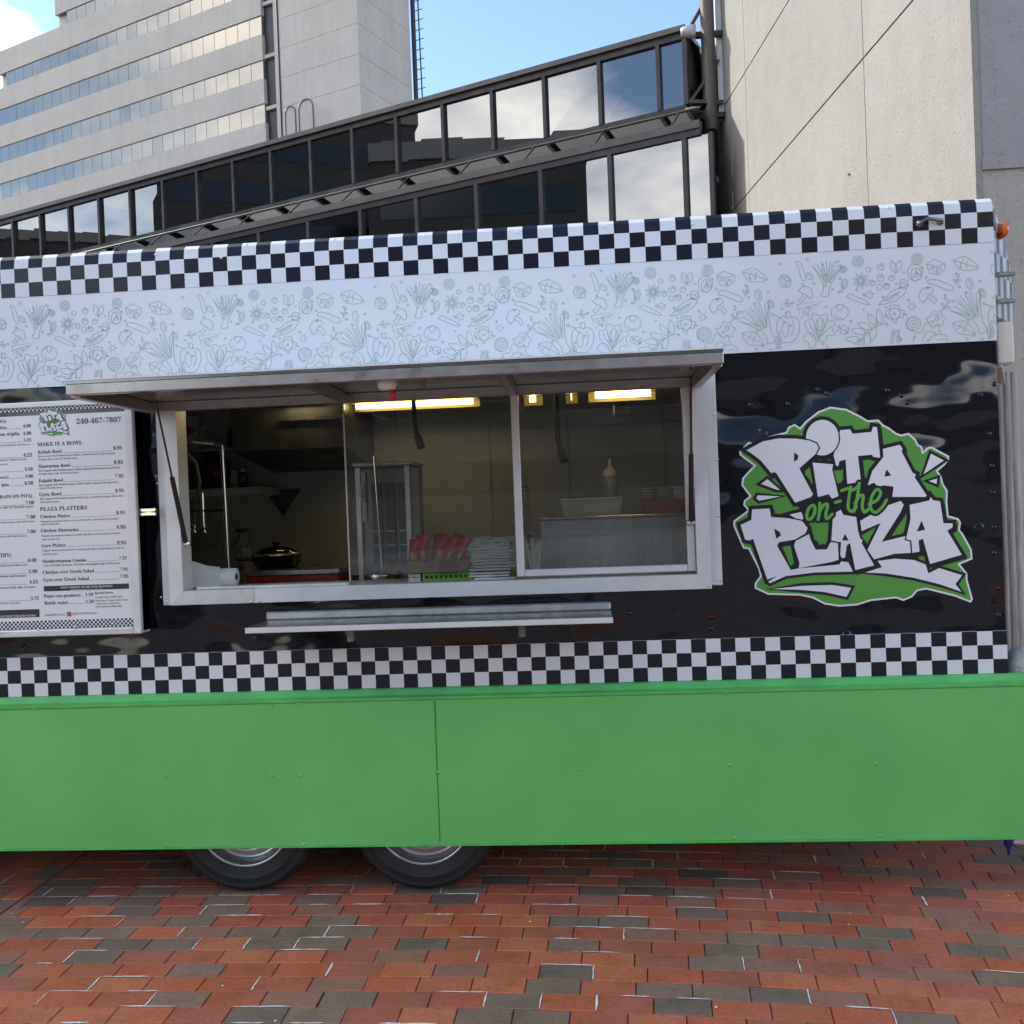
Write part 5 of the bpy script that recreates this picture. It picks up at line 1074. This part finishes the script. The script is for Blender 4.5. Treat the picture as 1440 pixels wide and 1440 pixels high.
# ------------------------------------------------------------------ menu board
MY = -.085
mbx1 = at(193, 720, MY).x; mbx0 = -3.25; mz1, mz0 = 2.252, 1.215
mn = thing('menu_board', 'printed white menu board in a pale frame hung beside serving window', 'menu board', (-2.6, -.04, mz0))
MB().box(mbx0, mbx1, MY + .012, -.001, mz0 + .01, mz1 - .03).build('case', 'black', mn)
pan = MB().box(mbx0 + .03, mbx1 - .035, MY, MY + .011, mz0 + .03, mz1 - .06).build('menu_sheet', 'menu', mn)
m = MB(); m.box(mbx1 - .034, mbx1, MY - .012, .0 - .001, mz0, mz1 - .002, .004); m.build('frame_side', 'alu_white', mn)
m = MB(); m.box(mbx0, mbx1 - .035, MY - .012, MY + .011, mz0, mz0 + .029, .003); m.build('frame_bottom', 'alu', mn)
m = MB(); m.box(mbx0, mbx1 - .035, MY - .012, MY + .011, mz1 - .026, mz1 - .002, .003); m.build('frame_top', 'alu_white', mn)
m = MB(); m.box(mbx0, mbx1 - .035, MY + .002, MY + .011, mz1 - .059, mz1 - .027); m.build('top_rail', 'steel_dark', mn)
for px in (2, 54, 105, 158): rivet(px, 540 + (1325 - px * .3) * .264, MY - .0125, rivst, mn)
m = MB(); p = at(205, 720, -.06); m.box(p.x - .03, p.x + .045, -.07, -.05, p.z - .018, p.z - .002, .003); m.box(p.x - .03, p.x + .045, -.07, -.05, p.z + .001, p.z + .017, .003); m.box(p.x - .01, p.x + .02, -.05, -.0, p.z - .012, p.z + .012); m.build('latch', 'chrome', mn)
# smaller checkers
def mz(x, y, off=.0): p = at(x * .264, 540 + y * .264, MY); return Vector((p.x, MY - .0012 - off, p.z))
cks = .0092
pT = mz(675, 122); pB = mz(722, 1290)
MT['ck_t'] = checker('menu_checker_top', pT.x, cks, pT.z, cks, (.02, .02, .03), (.72, .74, .8)); MT['ck_b'] = checker('menu_checker_bottom', pB.x, cks, pB.z, cks, (.02, .02, .03), (.72, .74, .8))
MB().box(mbx0 + .03, mbx1 - .0355, MY - .001, MY - .0002, pT.z, pT.z + 4 * cks).build('checker_trim', 'ck_t', pan)
MB().box(mbx0 + .03, mbx1 - .0355, MY - .001, MY - .0002, pB.z, pB.z + 4 * cks).build('checker_trim', 'ck_b', pan)
def bold(s):
    out = ''
    for ch in s:
        if 'A' <= ch <= 'Z': out += chr(0x1D400 + ord(ch) - 65)
        elif 'a' <= ch <= 'z': out += chr(0x1D41A + ord(ch) - 97)
        elif '0' <= ch <= '9': out += chr(0x1D7CE + ord(ch) - 48)
        else: out += ch
    return out
def text(s, x0, y0, x1, mt='ink', hmax=None, parent=pan, serif=True):
    cu = bpy.data.curves.new('text_line', 'FONT'); cu.body = bold(s) if serif else s; cu.size = 1; cu.resolution_u = 2; cu.fill_mode = 'FRONT'
    ob = bpy.data.objects.new('text_line', cu); COL.objects.link(ob); dg = bpy.context.evaluated_depsgraph_get(); me = bpy.data.meshes.new_from_object(ob.evaluated_get(dg)); bpy.data.objects.remove(ob); bpy.data.curves.remove(cu)
    xs = [v.co.x for v in me.vertices]
    if not xs: return
    w = max(xs) - min(xs); mn_ = min(xs); a = mz(x0, y0); b = mz(x1, y0); k = (b.x - a.x) / max(w, 1e-6); kz = k if hmax is None else min(k, hmax)
    for v in me.vertices: v.co = (a.x + (v.co.x - mn_) * k, a.y, a.z + v.co.y * kz)
    me.materials.clear(); me.materials.append(MT[mt]); o = bpy.data.objects.new('text_line', me); link(o, parent); face_cam(o)
def rule(x0, y0, x1):
    m = MB(); a, b = mz(x0, y0), mz(x1, y0); m.quad((a.x, a.y, a.z), (b.x, a.y, a.z), (b.x, a.y, a.z + .0012), (a.x, a.y, a.z + .0012)); face_cam(m.build('leader_line', 'ink_soft', pan))
HD = .0295
text('240-467-7807', 408, 213, 646); text('MAKE IT A BOWL', 200, 332, 440); text('PLAZA PLATTERS', 214, 677, 465)
items = [('Kebab Bowl', 202, 372, 330, '8.95', 605, 350, 650, [('Rice served with Mediterranean Salad, a Kebab Skewer, and seasoned', 202, 390, 612), ('Orange with a side of Tzatziki Sauce', 205, 407, 415)]),
         ('Shawarma Bowl', 205, 447, 375, '8.95', 608, 427, 655, [('Rice topped with Mediterranean Salad, chicken Shawarma and seasoned', 205, 467, 640), ('Orange with a side of Tzatziki Sauce', 207, 484, 420)]),
         ('Falafel Bowl', 207, 525, 337, '7.95', 613, 500, 658, [('Rice topped with Mediterranean Salad, falafel, seasoned Orange with a', 208, 544, 635), ('side of Tzatziki Sauce', 210, 560, 335)]),
         ('Gyro Bowl', 210, 598, 328, '8.95', 615, 577, 660, [('Rice topped with Mediterranean Salad, Gyro, seasoned Orange with a side', 212, 617, 655), ('of Tzatziki Sauce', 214, 634, 315)]),
         ('Chicken Platter', 216, 715, 376, '8.95', 620, 695, 667, [('Topped on seasoned onions & served with Rice, Greek Salad & Tzatziki', 217, 737, 632), ('sauce on the side', 218, 752, 317)]),
         ('Chicken Shawarma', 218, 790, 420, '8.95', 622, 772, 670, [('Topped on seasoned onions & served with Rice, Greek Salad & Tzatziki', 220, 814, 640), ('sauce on the side', 222, 832, 320)]),
         ('Gyro Platter', 222, 870, 352, '8.95', 625, 855, 672, [('Topped with seasoned onions & served with Rice, Greek Salad & a side of', 224, 892, 662), ('Tzatziki sauce', 226, 911, 310)]),
         ('Mediterranean Combo', 226, 953, 460, '7.25', 635, 935, 676, [('A trio of Falafel, Hummus, Tabouleh and eggplant dip & Pita bread', 228, 972, 638)]),
         ('Chicken over Greek Salad', 229, 1012, 502, '7.95', 640, 995, 682, []), ('Gyro over Greek Salad', 231, 1052, 475, '7.95', 640, 1033, 684, []),
         ('Pepsi can products', 234, 1138, 430, '1.50', 455, 1130, 497, []), ('Bottle water', 237, 1175, 365, '1.50', 457, 1167, 500, []),
         ('Pita', 0, 242, 37, '4.00', 123, 232, 165, []), ('on w/pita', 0, 277, 105, '4.00', 122, 272, 168, []), ('', 0, 0, 0, '5.25', 127, 307, 167, [('served with rice and Pita on a', 0, 332, 165)]), ('', 0, 0, 0, '4.25', 125, 388, 172, [('ummus, Tahini and side', 0, 410, 142), ('Dressing', 0, 432, 40)]),
         ('', 0, 0, 0, '3.50', 133, 462, 175, []), ('eces)', 0, 505, 47, '3.00', 135, 500, 177, []), ('/pita', 5, 545, 48, '6.50', 132, 537, 178, []),
         ('', 0, 0, 0, '7.00', 138, 642, 183, [('a side of Tzatziki sauce', 0, 664, 178)]), ('', 0, 0, 0, '7.00', 142, 718, 190, [('tomato, onions, and Tahini Sauce', 0, 742, 187)]), ('', 0, 0, 0, '7.00', 145, 795, 190, [('onions and Tzatziki sauce', 0, 817, 142)]),
         ('', 0, 0, 0, '6.00', 150, 948, 195, [('onions and Tahini sauce', 0, 972, 148)]), ('', 0, 0, 0, '5.00', 155, 1007, 200, [('onions and tomato', 0, 1030, 140)]), ('', 0, 0, 0, '4.25', 157, 1063, 202, [('served with side of sauce', 0, 1092, 190)]), ('', 0, 0, 0, '5.75', 165, 1150, 207, [('hummus and salad', 0, 1172, 103)])]
for nm, a, b, c, pr_, d, e, f, ds in items:
    if nm: text(nm, a, b, c); rule(c + 6, b - (c - a) * .03, d - 5)
    else: rule(0, e + 8, d - 5)
    text(pr_, d, e, f)
    for s_, x, y, x2 in ds: text(s_, x, y, x2, 'ink_soft')
text('ES)', 0, 207, 32); text('RAPS ON PITA)', 0, 610, 172); text('TRY)', 0, 922, 60)
def bar(x0, y0, x1, y1):
    m = MB(); a, b = mz(x0, y0), mz(x1, y1); m.quad((a.x, a.y + .0006, b.z), (b.x, a.y + .0006, b.z), (b.x, a.y + .0006, a.z), (a.x, a.y + .0006, a.z)); face_cam(m.build('text_bar', 'ink', pan))
bar(233, 1077, 688, 1090); text('"DON\'T FORGET TO TRY OUR DELICIOUS', 322, 1090, 600, 'menu'); text('HOMEMADE BAKLAVA!!"', 376, 1105, 545, 'menu')
bar(-30, 1206, 212, 1241); text('ANY WRAP FOR $9.99 EXTRA!"', 0, 1243, 196, 'menu')
text('Special Sauces', 505, 1118, 603); text('Tzatziki Sauce, Tahini Sauce', 508, 1140, 655, 'ink_soft'); text('Pita Sauce, Creamy Garlic Sauce', 508, 1158, 685, 'ink_soft'); text('Yogurt Sauce, Hot Sauce', 510, 1174, 640, 'ink_soft'); text('and choice of salad sauce', 512, 1190, 652, 'ink_soft')
text('FOLLOW US AT', 240, 1236, 348, 'ink_soft'); text('@PITAONTHEPLAZA', 387, 1228, 518, 'ink_soft')
m = MB(); a = mz(358, 1238); m.quad((a.x, a.y, a.z), (a.x + .02, a.y, a.z), (a.x + .02, a.y, a.z + .02), (a.x, a.y, a.z + .02)); face_cam(m.build('social_icon', 'pink', pan))
def small(a, b, layer):
    p = mz(202 + (a - 45) / 1347 * 170, 128 + (b - 48) / 1124 * 150); return Vector((p.x, MY - .0014 - layer * .00016, p.z))
logo(pan, small)
